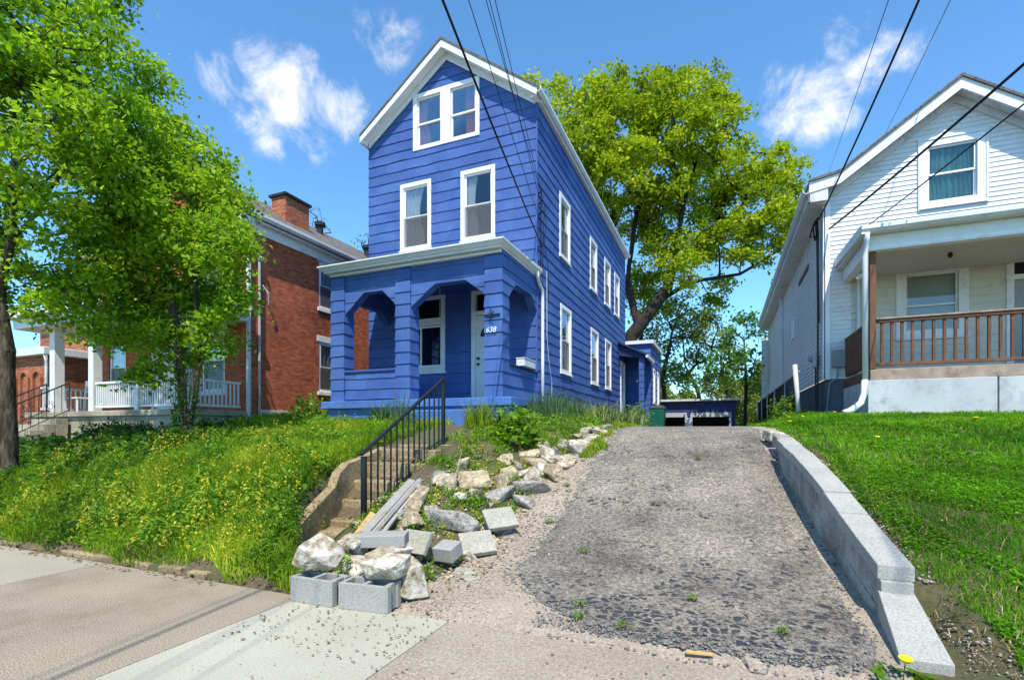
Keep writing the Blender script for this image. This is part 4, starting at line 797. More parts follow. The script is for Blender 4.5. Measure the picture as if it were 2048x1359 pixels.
# porch of the white house
m_ = MB(); pwn_ = (3.57, 4.84, 3.32, 4.90); pd = (5.45, 6.45, 2.48, 4.90)
f2, z2 = hole_spans(2.72, 6.98, [(pwn_[0] + .08, pwn_[1] - .08, pwn_[2] + .08, pwn_[3] - .05), (pd[0] + .05, pd[1] - .05, 2.4, 4.85)])
siding(m_, WF.O, WF.U, WF.N, f2, z2, 2.48, 4.95, .168, .018); m_.build('porch_wall', MT['white_siding_shaded'], H4)
window(H4, WF, *pwn_, cas=.17, mt='white_trim', curt=[(0, 1, 'blind', 0, 0, 1)], screen=False, mid=.45)
m_ = MB(); WF.box(m_, pd[0], pd[0] + .12, 2.48, 4.8, -.05, .04); WF.box(m_, pd[1] - .12, pd[1], 2.48, 4.8, -.05, .04); WF.box(m_, pd[0] + .12, pd[1] - .12, 4.42, 4.52, -.05, .038); dfr = m_.build('door_frame', MT['white_trim'], H4)
WF.box(MB(), pd[0] + .12, pd[1] - .12, 2.49, 4.41, -.06, -.02).build('door', MT['meter_grey'], dfr); WF.box(MB(), pd[0] + .12, pd[1] - .12, 4.53, 4.85, -.06, -.03).build('transom_pane', MT['interior'], dfr)
MB().box(2.62, 8.4, 11.5, 13.59, 2.36, 2.47).build('porch_floor', MT['board_worn'], H4)
MB().box(2.60, 8.4, 11.42, 11.49, 2.25, 2.45).build('rim_board', MT['board_worn'], H4, bev=.006)
MB().box(2.58, 2.62, 11.5, 13.58, 2.2, 2.45).build('rim_board', MT['brown_wood'], H4)
MB().box(2.56, 4.46, 11.40, 13.5, .9, 2.248).box(4.49, 8.4, 11.42, 13.5, .9, 2.247).build('porch_base', MT['foundation_light'], H4, bev=.01)
for x_ in (2.60, 6.2): MB().box(x_, x_ + .10, 11.46, 11.56, 2.47, 4.70).build('porch_post', MT['brown_wood'], H4, bev=.006)
railing(H4, (2.72, 11.5), (6.2, 11.5), 2.44, 3.40, 22, 'brown_wood', bw=.045, tw=.06)
MB().box(2.705, 6.19, 11.43, 11.57, 3.401, 3.43).build('rail_cap', MT['board_worn'], H4)
railing(H4, (2.64, 11.6), (2.64, 13.55), 2.44, 3.40, 15, 'brown_wood', bw=.085, tw=.06)
MB().box(2.56, 8.4, 11.38, 11.55, 4.70, 4.985).box(2.56, 2.72, 11.552, 13.55, 4.70, 4.985).build('porch_beam', MT['white_trim'], H4, bev=.006)
MB().box(2.72, 8.4, 11.55, 13.58, 4.76, 4.80).build('porch_ceiling', MT['ceiling_pale'], H4)
MB().add([(2.42, 11.22, 5.09), (8.4, 11.22, 5.09), (8.4, 13.6, 5.24), (2.42, 13.6, 5.24), (2.42, 11.22, 5.04), (8.4, 11.22, 5.04), (8.4, 13.6, 5.16), (2.42, 13.6, 5.16)], [(0, 1, 2, 3), (7, 6, 5, 4), (0, 4, 5, 1), (1, 5, 6, 2), (2, 6, 7, 3), (0, 3, 7, 4)]).build('porch_roof', MT['navy_trim'], H4)
MB().box(2.44, 2.56, 11.24, 13.58, 4.99, 5.03).box(2.45, 8.4, 11.25, 11.4, 4.987, 5.035).build('porch_soffit', MT['white_worn'], H4)
gutter(H4, 2.40, 8.4, 11.24, 0, 4.99, axis='x', w_=.12, h_=.12); 
MB().prism([(2.40, 11.15, 4.96), (2.46, 11.15, 4.96), (2.46, 11.15, 5.12), (2.40, 11.15, 5.14)], (0, 2.45, .12)).build('porch_fascia', MT['white_trim'], H4)
MB().tube([(2.50, 11.18, 5.0), (2.50, 11.26, 4.85), (2.50, 11.34, 4.6), (2.50, 11.34, 2.2)], .048, 10).tube([(2.50, 11.34, 2.25), (2.48, 11.33, 2.0), (2.42, 11.28, 1.82), (2.25, 11.2, 1.68), (2.12, 11.15, 1.63)], .058, 10).build('downspout', MT['pvc'], H4, smooth=True)
MB().tube([(2.85, 13.5, 2.5), (2.85, 13.5, 4.6), (2.82, 13.3, 4.72)], .035, 8).build('conduit', MT['gutter_white'], H4)
MB().box(2.66, 2.74, 12.6, 12.72, 4.52, 4.6).tube([(2.7, 12.66, 4.56), (2.62, 12.5, 4.5)], .035, 8).build('camera_lamp', MT['white_clean'], H4)
MB().tube([(4.1, 12.3, 4.76), (4.1, 12.3, 4.70), (4.1, 12.3, 4.66)], [.03, .045, .02], 10).build('ceiling_lamp', MT['dark_metal'], H4)

# ================================================================ garage
H5 = empty('garage', (-1.3, 30, 1.0), 'low dark blue two bay garage at the end of the driveway', 'garage')
GF = Fr((0, 30, 0), (1, 0, 0), (0, -1, 0)); m_ = MB(); gh = [(-5.6, -1.95, 0, 2.20), (-1.55, .35, 0, 2.20)]
fG, zG = hole_spans(-6, .65, gh); siding(m_, GF.O, GF.U, GF.N, fG, zG, .8, 2.92, CO, LAP, .4, .005)
siding(m_, (.65, 0, 0), (0, 1, 0), (1, 0, 0), lambda z: [(30, 36)], [], .8, 2.92, CO, LAP, .8, .0)
m_.add([(-6, 36, .8), (.65, 36, .8), (.65, 36, 2.92), (-6, 36, 2.92)], [(0, 1, 2, 3)]).add([(-6, 30, .8), (-6, 36, .8), (-6, 36, 2.92), (-6, 30, 2.92)], [(0, 1, 2, 3)])
m_.build('wall', MT['navy_wall'], H5)
MB().add([(-6.2, 29.7, 2.94), (.9, 29.7, 2.94), (.9, 36.2, 2.8), (-6.2, 36.2, 2.8), (-6.2, 29.7, 3.05), (.9, 29.7, 3.05), (.9, 36.2, 2.9), (-6.2, 36.2, 2.9)], [(0, 3, 2, 1), (4, 5, 6, 7), (0, 1, 5, 4), (1, 2, 6, 5), (2, 3, 7, 6), (3, 0, 4, 7)]).build('roof', MT['white_worn'], H5)
for a, b_, c_, d_ in gh:
    m_ = MB(); GF.box(m_, a - .12, a, .8, 2.30, -.05, .04); GF.box(m_, b_, b_ + .12, .8, 2.30, -.05, .04); GF.box(m_, a, b_, 2.05, 2.299, -.05, .038); m_.build('door_frame', MT['galv'], H5)
MB().box(-1.83, -1.67, 29.95, 30.1, .8, 2.0).build('pillar', MT['white_trim'], H5)
MB().box(-5.9, .6, 31.5, 31.6, .8, 2.9).build('back_wall', MT['interior'], H5)
# ================================================================ steps, handrail, retaining wall
ST = empty('front_steps', (-4.1, 4.8, .1), 'weathered concrete garden steps with a curved side wall, climbing to the blue house', 'steps')
for y0, y1, zt_ in ((4.76, 5.10, .215), (5.08, 5.38, .41), (5.36, 5.66, .63), (5.64, 5.98, .85), (5.96, 6.4, 1.03)):
    m_ = MB().obox((-4.13, (y0 + y1) / 2 + .12, zt_ - .16), (.92, y1 - y0 + .24, .32), (rnd.uniform(-.01, .01), rnd.uniform(-.012, .012), rnd.uniform(-.02, .02)))
    m_.build('step', MT['steps_concrete'], ST, bev=.018)
MB().obox((-4.05, 4.72, .05), (1.05, .5, .16), (0, .0, .03)).build('step', MT['steps_concrete'], ST, bev=.03)
ck = [(-4.17, 3.93, .20), (-4.25, 4.12, .32), (-4.38, 4.5, .46), (-4.50, 4.88, .60), (-4.55, 5.02, .76), (-4.60, 5.24, .87), (-4.63, 5.55, .92), (-4.64, 6.1, 1.06)]
v = []; f = []
for i, (x, y, z) in enumerate(ck):
    t_ = Vector(ck[min(i + 1, len(ck) - 1)]) - Vector(ck[max(i - 1, 0)]); n_ = Vector((t_.y, -t_.x, 0)).normalized() * .06
    v += [(x - n_.x, y - n_.y, -.1), (x + n_.x, y + n_.y, -.1), (x + n_.x, y + n_.y, z), (x - n_.x, y - n_.y, z)]
for i in range(len(ck) - 1):
    a = i * 4
    for j in range(4): f.append((a + j, a + (j + 1) % 4, a + 4 + (j + 1) % 4, a + 4 + j))
f += [(3, 2, 1, 0), tuple(len(v) - 4 + j for j in range(4))]
MB().add(v, f).build('side_wall', MT['steps_concrete'], ST, bev=.012)
tag(MB().prism([(-4.6, 6.38, .9), (-3.65, 6.38, .9), (-3.65, 6.38, 1.09), (-4.6, 6.38, 1.08)], (0, .9, 0)).build('garden_path', MT['steps_concrete'], bev=.01), kind='structure')
HR = empty('iron_handrail', (-3.83, 5.5, .2), 'black metal handrail with thin balusters beside the concrete garden steps', 'handrail')
hx = -3.83; A = Vector((hx, 4.68, 1.02)); B = Vector((hx, 6.47, 2.06))
def rail(m_, p, q_, w_, h_):
    d_ = q_ - p; return m_.obox((p + q_) / 2, (w_, d_.length, h_), (math.atan2(d_.z, math.hypot(d_.x, d_.y)), 0, 0))
rail(MB(), A + Vector((0, -.05, -.0)), B + Vector((0, .03, .02)), .045, .035).build('top_rail', MT['black_metal'], HR, bev=.006)
rail(MB(), Vector((hx, 4.70, .31)), Vector((hx, 6.46, 1.10)), .028, .028).build('bottom_rail', MT['black_metal'], HR, bev=.003)
MB().box(hx - .027, hx + .027, 4.653, 4.707, .1, 1.0).build('post', MT['black_metal'], HR, bev=.004); MB().box(hx - .024, hx + .024, 6.446, 6.494, .85, 2.04).build('post', MT['black_metal'], HR, bev=.004)
for i in range(1, 14):
    t_ = i / 14; y_ = 4.68 + 1.79 * t_; MB().box(hx - .0085, hx + .0085, y_ - .0085, y_ + .0085, .31 + .79 * (y_ - 4.70) / 1.76, 1.02 + 1.04 * t_ - .01).build('baluster', MT['black_metal'], HR)
RW = empty('retaining_wall', (.9, 4, 0), 'low grey concrete block retaining wall along the right edge of the driveway', 'wall')
zc = lambda y: np.interp(y, [4.03, 4.5, 5.4, 6.3, 7.1], [.40, .53, .82, 1.04, 1.19])
ye = [4.03 + .39 * k for k in range(9)]; ye[-1] = 7.12
for i in range(8):
    y0, y1 = ye[i] + .005, ye[i + 1] - .005; jx = rnd.uniform(-.008, .008); x0, x1 = float(xwall(y0)) + jx, float(xwall(y1)) + jx; z0, z1 = float(zc(y0)) + rnd.uniform(-.006, .006), float(zc(y1)) + rnd.uniform(-.006, .006)
    MB().add([(x0, y0, z0 - .10), (x0 + .205, y0, z0 - .10), (x1 + .205, y1, z1 - .10), (x1, y1, z1 - .10), (x0, y0, z0), (x0 + .205, y0, z0), (x1 + .205, y1, z1), (x1, y1, z1)],
             [(0, 3, 2, 1), (4, 5, 6, 7), (0, 1, 5, 4), (1, 2, 6, 5), (2, 3, 7, 6), (3, 0, 4, 7)]).build('cap_block', MT['cap_concrete'], RW, bev=.006)
for k in range(3):
    for i in range(9):
        y0 = 4.03 + .39 * i - (.195 if k % 2 else 0); y1 = y0 + .384; y0 = max(y0, 4.05); y1 = min(y1, 7.1)
        if y1 - y0 < .05: continue
        h1, h0 = -.105 - .2 * k, -.30 - .2 * k; jx = .012 + rnd.uniform(-.006, .006); x0, x1 = float(xwall(y0)) + jx, float(xwall(y1)) + jx; za, zb_ = float(zc(y0)), float(zc(y1))
        MB().add([(x0, y0, za + h0), (x0 + .185, y0, za + h0), (x1 + .185, y1, zb_ + h0), (x1, y1, zb_ + h0), (x0, y0, za + h1), (x0 + .185, y0, za + h1), (x1 + .185, y1, zb_ + h1), (x1, y1, zb_ + h1)],
                 [(0, 3, 2, 1), (4, 5, 6, 7), (0, 1, 5, 4), (1, 2, 6, 5), (2, 3, 7, 6), (3, 0, 4, 7)]).build('block', MT['wall_face'], RW, bev=.006)
core = MB()
for i in range(8):
    y0, y1 = 4.06 + .38 * i, 4.06 + .38 * (i + 1); xa, xb = float(xwall(y0)) + .03, float(xwall(y1)) + .03; za, zb_ = float(zc(y0)) - .104, float(zc(y1)) - .104
    core.add([(xa, y0, -.3), (xa + .14, y0, -.3), (xb + .14, y1, -.3), (xb, y1, -.3), (xa, y0, za), (xa + .14, y0, za), (xb + .14, y1, zb_), (xb, y1, zb_)], [(0, 3, 2, 1), (4, 5, 6, 7), (0, 1, 5, 4), (1, 2, 6, 5), (2, 3, 7, 6), (3, 0, 4, 7)])
core.build('mortar_core', MT['wall_face'], RW)
x0, x1 = float(xwall(4.04)), .895
MB().add([(x0, 4.04, -.2), (x0 + .2, 4.04, -.2), (x1 + .24, 3.34, -.2), (x1, 3.34, -.2), (x0, 4.04, .24), (x0 + .2, 4.04, .24), (x1 + .24, 3.34, .06), (x1, 3.34, .06)],
         [(0, 3, 2, 1), (4, 5, 6, 7), (0, 1, 5, 4), (1, 2, 6, 5), (2, 3, 7, 6), (3, 0, 4, 7)]).build('sloped_end', MT['cap_concrete'], RW, bev=.006)
MB().box(x0 + .01, x0 + .19, 4.0, 4.2, .2, .305).build('block', MT['cap_concrete'], RW, bev=.006)

# ================================================================ rocks, blocks, pavers, planks
def rock(loc, dim, seed, mt, label, group=None, rot=None, cat='rock', name='rubble_rock', sub=2):
    r_ = random.Random(seed); bm = bmesh.new()
    for _ in range(13):
        p = Vector((r_.gauss(0, 1), r_.gauss(0, 1), r_.gauss(0, 1))).normalized(); k_ = r_.uniform(.8, 1.12)
        p = Vector([math.copysign(abs(c) ** .7, c) for c in p]) * k_; bm.verts.new(p * .5)
    h = bmesh.ops.convex_hull(bm, input=bm.verts); bmesh.ops.delete(bm, geom=[g for g in h['geom_interior'] if isinstance(g, bmesh.types.BMVert)], context='VERTS')
    bmesh.ops.bevel(bm, geom=bm.edges[:] , offset=.035, segments=1, affect='EDGES')
    bmesh.ops.triangulate(bm, faces=bm.faces[:]); bmesh.ops.subdivide_edges(bm, edges=[e for e in bm.edges if e.calc_length() > .12], cuts=sub, use_grid_fill=True)
    for vv in bm.verts:
        n1 = noise.noise(vv.co * 4 + Vector((seed, 0, 0))); n2 = noise.noise(vv.co * 11 + Vector((0, seed, 0))); vv.co *= 1 + .07 * n1 + .05 * n2
        vv.co.x *= dim[0] * 1.08; vv.co.y *= dim[1] * 1.08; vv.co.z *= dim[2] * 1.08
    me = bpy.data.meshes.new(name); bm.to_mesh(me); bm.free(); me.materials.append(MT[mt])
    o = bpy.data.objects.new(name, me); scn.collection.objects.link(o); o.location = loc; o.rotation_euler = rot or (r_.uniform(-.3, .3), r_.uniform(-.3, .3), r_.uniform(0, 6))
    return tag(o, label, cat, group)
rock((-2.93, 3.04, .33), (.36, .29, .27), 3, 'rock_white', 'large white broken rock resting on the left cinder block', rot=(.1, .15, .4))
rock((-2.34, 3.08, .285), (.38, .27, .22), 8, 'rock_white', 'wide pale rock resting across the right cinder block', rot=(0, -.1, .1))
rock((-2.86, 3.40, .33), (.29, .24, .22), 12, 'rock_white', 'white pitted rock behind the big rock, touching the flat cap block')
rock((-2.66, 3.20, .22), (.22, .24, .25), 15, 'rock_white', 'small white rock in the gap between the two cinder blocks')
rock((-2.52, 3.24, .24), (.24, .22, .25), 19, 'rock_tan', 'brown faced rock standing behind the right cinder block')
rock((-2.16, 3.22, .15), (.22, .24, .28), 22, 'rock_white', 'white rock at the right end of the pile above the gravel')
rock((-2.52, 3.50, .28), (.26, .2, .16), 25, 'rock_white', 'low white rock in front of the flat cap block')
rock((-2.36, 3.45, .17), (.2, .22, .18), 29, 'rock_white', 'small white rock in front of the leaning grey paver')
def cinder(loc, rz, label):
    o = empty('cinder_block', (0, 0, 0), label, 'cinder block'); W_, D_, H_ = .39, .195, .19; t_ = .032
    m_ = MB().box(-W_ / 2, W_ / 2, -D_ / 2, -D_ / 2 + t_, 0, H_).box(-W_ / 2, W_ / 2, D_ / 2 - t_, D_ / 2, 0, H_)
    for c in (-W_ / 2 + t_ / 2, 0, W_ / 2 - t_ / 2): m_.box(c - t_ / 2 + (.0004), c + t_ / 2 - .0004, -D_ / 2 + t_, D_ / 2 - t_, 0, H_ - .001)
    m_.build('block_shell', MT['block'], o, bev=.004)
    MB().box(W_ / 2, W_ / 2 + .018, -D_ / 2, -D_ / 2 + .055, 0, H_ - .001).box(W_ / 2, W_ / 2 + .018, D_ / 2 - .055, D_ / 2, 0, H_ - .001).build('end_lug', MT['block'], o, bev=.004)
    o.location = loc; o.rotation_euler = (0, 0, rz); return o
cinder((-2.845, 2.96, .0), .0, 'left grey cinder block on the sidewalk, under the large white rock'); cinder((-2.40, 2.99, .0), .10, 'right grey cinder block on the sidewalk, under the wide pale rock')
def slabobj(name, loc, dim, rot, mt, label, cat, bev=.006, group=None):
    m_ = MB().obox((0, 0, 0), dim); o = m_.build(name, MT[mt], None, bev=bev); o.location = loc; o.rotation_euler = rot; return tag(o, label, cat, group)
slabobj('cap_block', (-2.66, 3.50, .375), (.40, .20, .10), (.03, -.02, .42), 'block', 'flat pale concrete cap block lying on top of the rock pile', 'block')
slabobj('paver', (-2.60, 3.90, .27), (.30, .22, .05), (1.0, 0, -.12), 'paver', 'square grey paver leaning upright behind the rock pile', 'paver')
slabobj('concrete_cube', (-2.31, 3.98, .20), (.20, .19, .13), (.25, 0, -.05), 'block', 'small grey concrete block between the upright paver and the tilted pavers', 'block')
slabobj('paver', (-2.20, 4.36, .20), (.33, .28, .05), (.60, -.05, .72), 'paver', 'lower of the two tilted pavers beside the gravel', 'paver')
slabobj('paver', (-2.18, 4.86, .36), (.33, .30, .05), (.55, -.08, .72), 'paver', 'upper of the two tilted pavers beside the gravel', 'paver')
slabobj('flat_stone', (-2.10, 3.95, .04), (.22, .16, .03), (.03, .02, .3), 'paver', 'thin flat tan stone lying on the gravel', 'stone', bev=.008)
slabobj('flat_stone', (-2.00, 3.80, .035), (.17, .14, .025), (.02, -.03, -.2), 'paver', 'thin pinkish flat stone nearest the gravel apron', 'stone', bev=.008)
RL = 'weathered rubble rock set in the bank between the steps and the driveway'; RG = 'rubble rocks in the bank'
special = {(-2.66, 4.70): ('large layered grey rock behind the small concrete block', 'rock_grey'), (-2.88, 5.57): ('large tan slab rock tilted in the middle of the bank', 'rock_tan'), (-3.07, 5.29): ('upright tan rock left of the large tan slab rock', 'rock_tan'),
           (-2.19, 7.02): ('large pale layered rock overhanging the upper driveway edge', 'rock_white'), (-3.10, 4.44): ('long pale tan rock beside the lower end of the planks', 'rock_tan'), (-3.22, 4.90): ('wedge shaped tan rock beside the middle of the planks', 'rock_tan')}
RK = [(-2.66, 4.70, .52, .36, .24), (-2.88, 5.57, .44, .30, .30), (-3.07, 5.29, .26, .2, .30), (-3.10, 4.44, .5, .3, .16), (-3.22, 4.90, .36, .3, .2), (-2.41, 7.0, .3, .3, .26), (-2.19, 7.02, .46, .34, .2), (-2.09, 6.49, .36, .26, .26), (-2.36, 6.29, .22, .34, .24),
      (-2.26, 5.97, .42, .3, .2), (-2.62, 6.09, .30, .2, .2), (-2.06, 7.67, .3, .4, .2), (-2.45, 5.52, .42, .3, .24), (-3.16, 5.83, .24, .2, .14), (-1.99, 8.04, .3, .34, .16), (-2.08, 7.45, .34, .26, .2), (-2.62, 5.9, .28, .2, .18), (-2.30, 6.62, .3, .24, .22), (-2.9, 4.7, .25, .22, .16),
      (-2.55, 7.3, .3, .25, .2), (-1.94, 8.5, .24, .3, .12), (-2.18, 5.6, .3, .24, .16), (-2.78, 6.4, .28, .2, .2), (-2.38, 4.95, .22, .2, .14), (-1.92, 8.9, .22, .28, .12), (-2.5, 6.7, .26, .2, .2), (-3.2, 5.3, .2, .2, .14), (-2.9, 5.75, .24, .2, .16), (-2.05, 6.95, .2, .24, .16), (-2.72, 3.55, .2, .2, .14)]
r9 = random.Random(5)
for k in range(95):
    y = r9.uniform(3.9, 9.2); x = -2.0 - r9.random() ** .8 * min(1.5, .35 + max(0, 7.5 - y) * .42) - .05; s9 = r9.uniform(.10, .24) * (1 if y < 7 else .85)
    if min((x - q_[0]) ** 2 + (y - q_[1]) ** 2 for q_ in RK) > .019: RK.append((x, y, s9 * r9.uniform(1, 1.5), s9, s9 * r9.uniform(.6, .9)))
ORD = ['first', 'second', 'third', 'fourth', 'fifth', 'sixth', 'seventh', 'eighth', 'ninth', 'tenth', 'eleventh', 'twelfth', 'thirteenth', 'fourteenth', 'fifteenth', 'sixteenth', 'seventeenth', 'eighteenth', 'nineteenth', 'twentieth'] + [t_ + u_ for t_ in ('twenty ', 'thirty ', 'forty ') for u_ in ('first', 'second', 'third', 'fourth', 'fifth', 'sixth', 'seventh', 'eighth', 'ninth')]
_ = ['first', 'second', 'third', 'fourth', 'fifth', 'sixth', 'seventh', 'eighth', 'ninth', 'tenth', 'eleventh', 'twelfth', 'thirteenth', 'fourteenth', 'fifteenth', 'sixteenth', 'seventeenth', 'eighteenth', 'nineteenth', 'twentieth', 'twenty first', 'twenty second']
zone = lambda x: 0 if x > -2.3 else (1 if x > -2.85 else 2)
cnt_ = [0, 0, 0]; LBL = {}
for j in sorted(range(len(RK)), key=lambda j: RK[j][1]):
    if (RK[j][0], RK[j][1]) in special: continue
    zz_ = zone(RK[j][0]); cl_ = ['grey', 'tan', 'pale'][j % 3]
    LBL[j] = '%s rubble rock, %s from the street, %s' % (cl_, ORD[cnt_[zz_]], ['along the driveway edge of the bank', 'in the middle of the rubble bank', 'beside the planks and handrail'][zz_]); cnt_[zz_] += 1
for i, (x, y, a, b_, c) in enumerate(RK):
    L, mt = special.get((x, y), (LBL.get(i), ['rock_grey', 'rock_tan', 'rock_white'][i % 3]))
    rock((x, y, hz(x, y) + c * .20), (a * 1.14, b_ * 1.14, c * 1.14), 40 + i * 3, mt, L, None if (x, y) in special else RG)
def plank(a, b_, w_, t_, mt, label, roll=0):
    a, b_ = Vector(a), Vector(b_); d_ = b_ - a; m_ = MB().obox((0, 0, 0), (w_, d_.length, t_)); o = m_.build('plank', MT[mt], None, bev=.003); o.location = (a + b_) / 2
    o.rotation_euler = (d_.to_track_quat('Y', 'Z').to_matrix() @ Matrix.Rotation(roll, 3, 'Y')).to_euler(); return tag(o, label, 'plank')
plank((-3.16, 3.72, .24), (-3.40, 5.02, .70), .085, .04, 'plank_grey', 'widest weathered grey plank lying on the bank beside the handrail', .3)
plank((-3.06, 3.74, .25), (-3.32, 5.06, .71), .055, .04, 'plank_grey', 'narrow weathered plank with a brownish edge, right of the widest plank', -.5)
plank((-3.02, 3.84, .22), (-3.24, 4.74, .56), .05, .03, 'plank_grey', 'short grey plank lying lowest, nearest the rocks', .1)
plank((-3.27, 3.80, .21), (-3.40, 4.30, .42), .07, .03, 'plank_yellow', 'short yellow wooden plank between the handrail post and the grey planks', .5)
slabobj('wood_scrap', (-.12, 3.07, .02), (.15, .03, .012), (0, 0, .15), 'plank_yellow', 'small orange splinter of wood lying on the driveway apron', 'wood scrap', bev=.002)
slabobj('curb_stone', (.74, 7.42, 1.14), (.20, .42, .16), (.15, .03, .10), 'rock_grey', 'old dark edged kerb stone beyond the far end of the block wall', 'kerb stone', bev=.02)
slabobj('curb_stone', (.66, 7.85, 1.22), (.2, .3, .14), (.12, .1, .3), 'rock_white', 'short pale kerb stone, last before the crest of the driveway', 'kerb stone', bev=.02)
# ================================================================ wheeled bin
BN = empty('wheeled_bin', (-2.52, 20.9, 1.15), 'green wheeled rubbish bin with dark lid beside the rear of the blue house', 'bin')
def frustum(m_, cx, cy, z0, z1, a0, b0, a1, b1):
    return m_.add([(cx - a0, cy - b0, z0), (cx + a0, cy - b0, z0), (cx + a0, cy + b0, z0), (cx - a0, cy + b0, z0), (cx - a1, cy - b1, z1), (cx + a1, cy - b1, z1), (cx + a1, cy + b1, z1), (cx - a1, cy + b1, z1)], [(0, 3, 2, 1), (4, 5, 6, 7), (0, 1, 5, 4), (1, 2, 6, 5), (2, 3, 7, 6), (3, 0, 4, 7)])
bx, by = -2.40, 20.9; frustum(MB(), bx, by, 1.2, 2.16, .23, .27, .30, .34).build('body', MT['bin_green'], BN, bev=.04)
frustum(MB(), bx, by, 2.162, 2.30, .33, .37, .22, .30).build('lid', MT['dark_metal'], BN, bev=.03)
for s in (-1, 1): MB().tube([(bx + s * .26, by + .3, 1.27), (bx + s * .31, by + .3, 1.27)], .11, 14).build('wheel', MT['black_metal'], BN)
MB().tube([(bx - .25, by + .4, 2.2), (bx + .25, by + .4, 2.2)], .018, 6).build('handle', MT['dark_metal'], BN)
# ================================================================ chain link fence
FN = empty('chain_link_fence', (1.6, 13.3, 1.55), 'rusty chain link fence with pale pipe posts beside the white house', 'fence')
for y_, lean, r_, mt, h_ in ((13.3, -.10, .05, 'white_worn', 1.28), (16.2, .02, .035, 'galv', 1.2), (19.2, 0, .035, 'galv', 1.2), (22.2, 0, .035, 'galv', 1.2), (25.2, 0, .035, 'galv', 1.2), (28.2, 0, .035, 'galv', 1.2)):
    MB().tube([(1.66, y_, 1.4), (1.66 + lean, y_, 1.55 + h_)], r_, 8).build('fence_post', MT[mt], FN, smooth=True)
m_ = MB().tube([(1.66, 13.4, 2.68), (1.66, 28.2, 2.68)], .02, 6); m_.build('top_rail', MT['galv'], FN)
m_ = MB(); sp_ = .075; 
for i in range(int(14.8 / sp_)):
    y_ = 13.4 + i * sp_; h_ = 1.12
    for s in (1, -1):
        ya, yb2 = (y_, y_ + h_) if s > 0 else (y_ + h_, y_)
        if max(ya, yb2) > 28.2: continue
        m_.tube([(1.66 + s * .003, ya, 1.56), (1.66 + s * .003, yb2, 1.56 + h_)], .0035, 3, cap=False)
m_.build('mesh_panel', MT['dark_metal'], FN)
# ================================================================ overhead wires
def ppx(u, v_, D_): a = (u - 1024) / 1000.; b_ = (860 - v_) / 1000.; return Vector(((-.3875 + a * .9219) * D_, (.9219 + a * .3875) * D_, 1.3 + b_ * D_))
def wirespan(a, b_, r, label, ext=2.0, sag=.12, cat='wire', name='overhead_wire'):
    a, b_ = Vector(a), Vector(b_); d_ = b_ - a; pts = []
    for i in range(25): t_ = i / 24 * (1 + ext); p = a + d_ * t_; p.z -= sag * 4 * t_ * (1 - t_) * (1 if t_ < 1 else .3); pts.append(p)
    return tag(MB().tube(pts, r, 6).build(name, MT['wire_black'], None, smooth=True), label, cat)
mast = (-3.9, 11.02, 6.85)
wirespan((-3.92, 11.15, 5.62), ppx(885, 0, 5.5), .016, 'thickest black wire running down in front of the blue house to its side wall', sag=.03)
wirespan((-3.9, 11.05, 6.1), ppx(937, 0, 6.3), .006, 'thin black wire just right of the thick one across the blue gable', sag=.02)
wirespan(mast, ppx(972, 0, 6.5), .0055, 'left of three close thin wires above the right slope of the blue gable', sag=.02)
wirespan((-3.9, 11.02, 6.6), ppx(979, 0, 6.5), .0055, 'middle of three close thin wires above the right slope of the blue gable', sag=.02)
wirespan((-3.9, 11.02, 6.9), ppx(990, 0, 6.5), .0055, 'right of three close thin wires above the right slope of the blue gable', sag=.02)
wirespan((2.12, 13.75, 6.3), ppx(1838, 0, 7), .018, 'thick black wire running down to the left eave of the white house', sag=.05)
wirespan(ppx(1655, 350, 40), ppx(1777, 0, 12), .011, 'thin wire crossing the sky left of the thick one over the white house', ext=.3, sag=.1)
wirespan(ppx(1735, 335, 40), ppx(1901, 0, 12), .010, 'thin wire crossing the sky right of the thick one and ending behind the white roof', ext=.3, sag=.1)
wirespan((2.28, 13.5, 5.95), ppx(2048, 128, 6.2), .020, 'thick black wire crossing the upper part of the white gable window', ext=1.5, sag=.04)
wirespan((2.95, 13.5, 5.85), ppx(2048, 208, 6.2), .011, 'thinner black wire crossing the lower part of the white gable window', ext=1.5, sag=.02)
# ================================================================ vegetation
def unit(a): return a / np.maximum(np.linalg.norm(a, axis=1, keepdims=True), 1e-6)
def leaves(c, size, up=.5, aspect=.55, droop=.2, rg=rng, rbase=None):
    n = len(c); size = np.broadcast_to(size, (n,)) * rg.uniform(.65, 1.3, n)
    nr = unit(rg.normal(size=(n, 3)) + np.array([0, 0, up * 2])); d_ = unit(np.cross(nr, rg.normal(size=(n, 3)))); d_[:, 2] -= droop; d_ = unit(d_)
    s_ = unit(np.cross(nr, d_)); L = size[:, None]
    fold = nr * (L * .10)
    co = np.stack([c - d_ * L * .5, c + s_ * L * aspect * .5 + fold - d_ * L * .05, c + d_ * L * .5, c - s_ * L * aspect * .5 + fold - d_ * L * .05], 1).reshape(-1, 3)
    q_ = np.arange(n * 4).reshape(n, 4); r_ = rg.uniform(0, 1, n) if rbase is None else np.clip(rbase + rg.normal(0, .18, n), 0, 1)
    return co, q_, r_
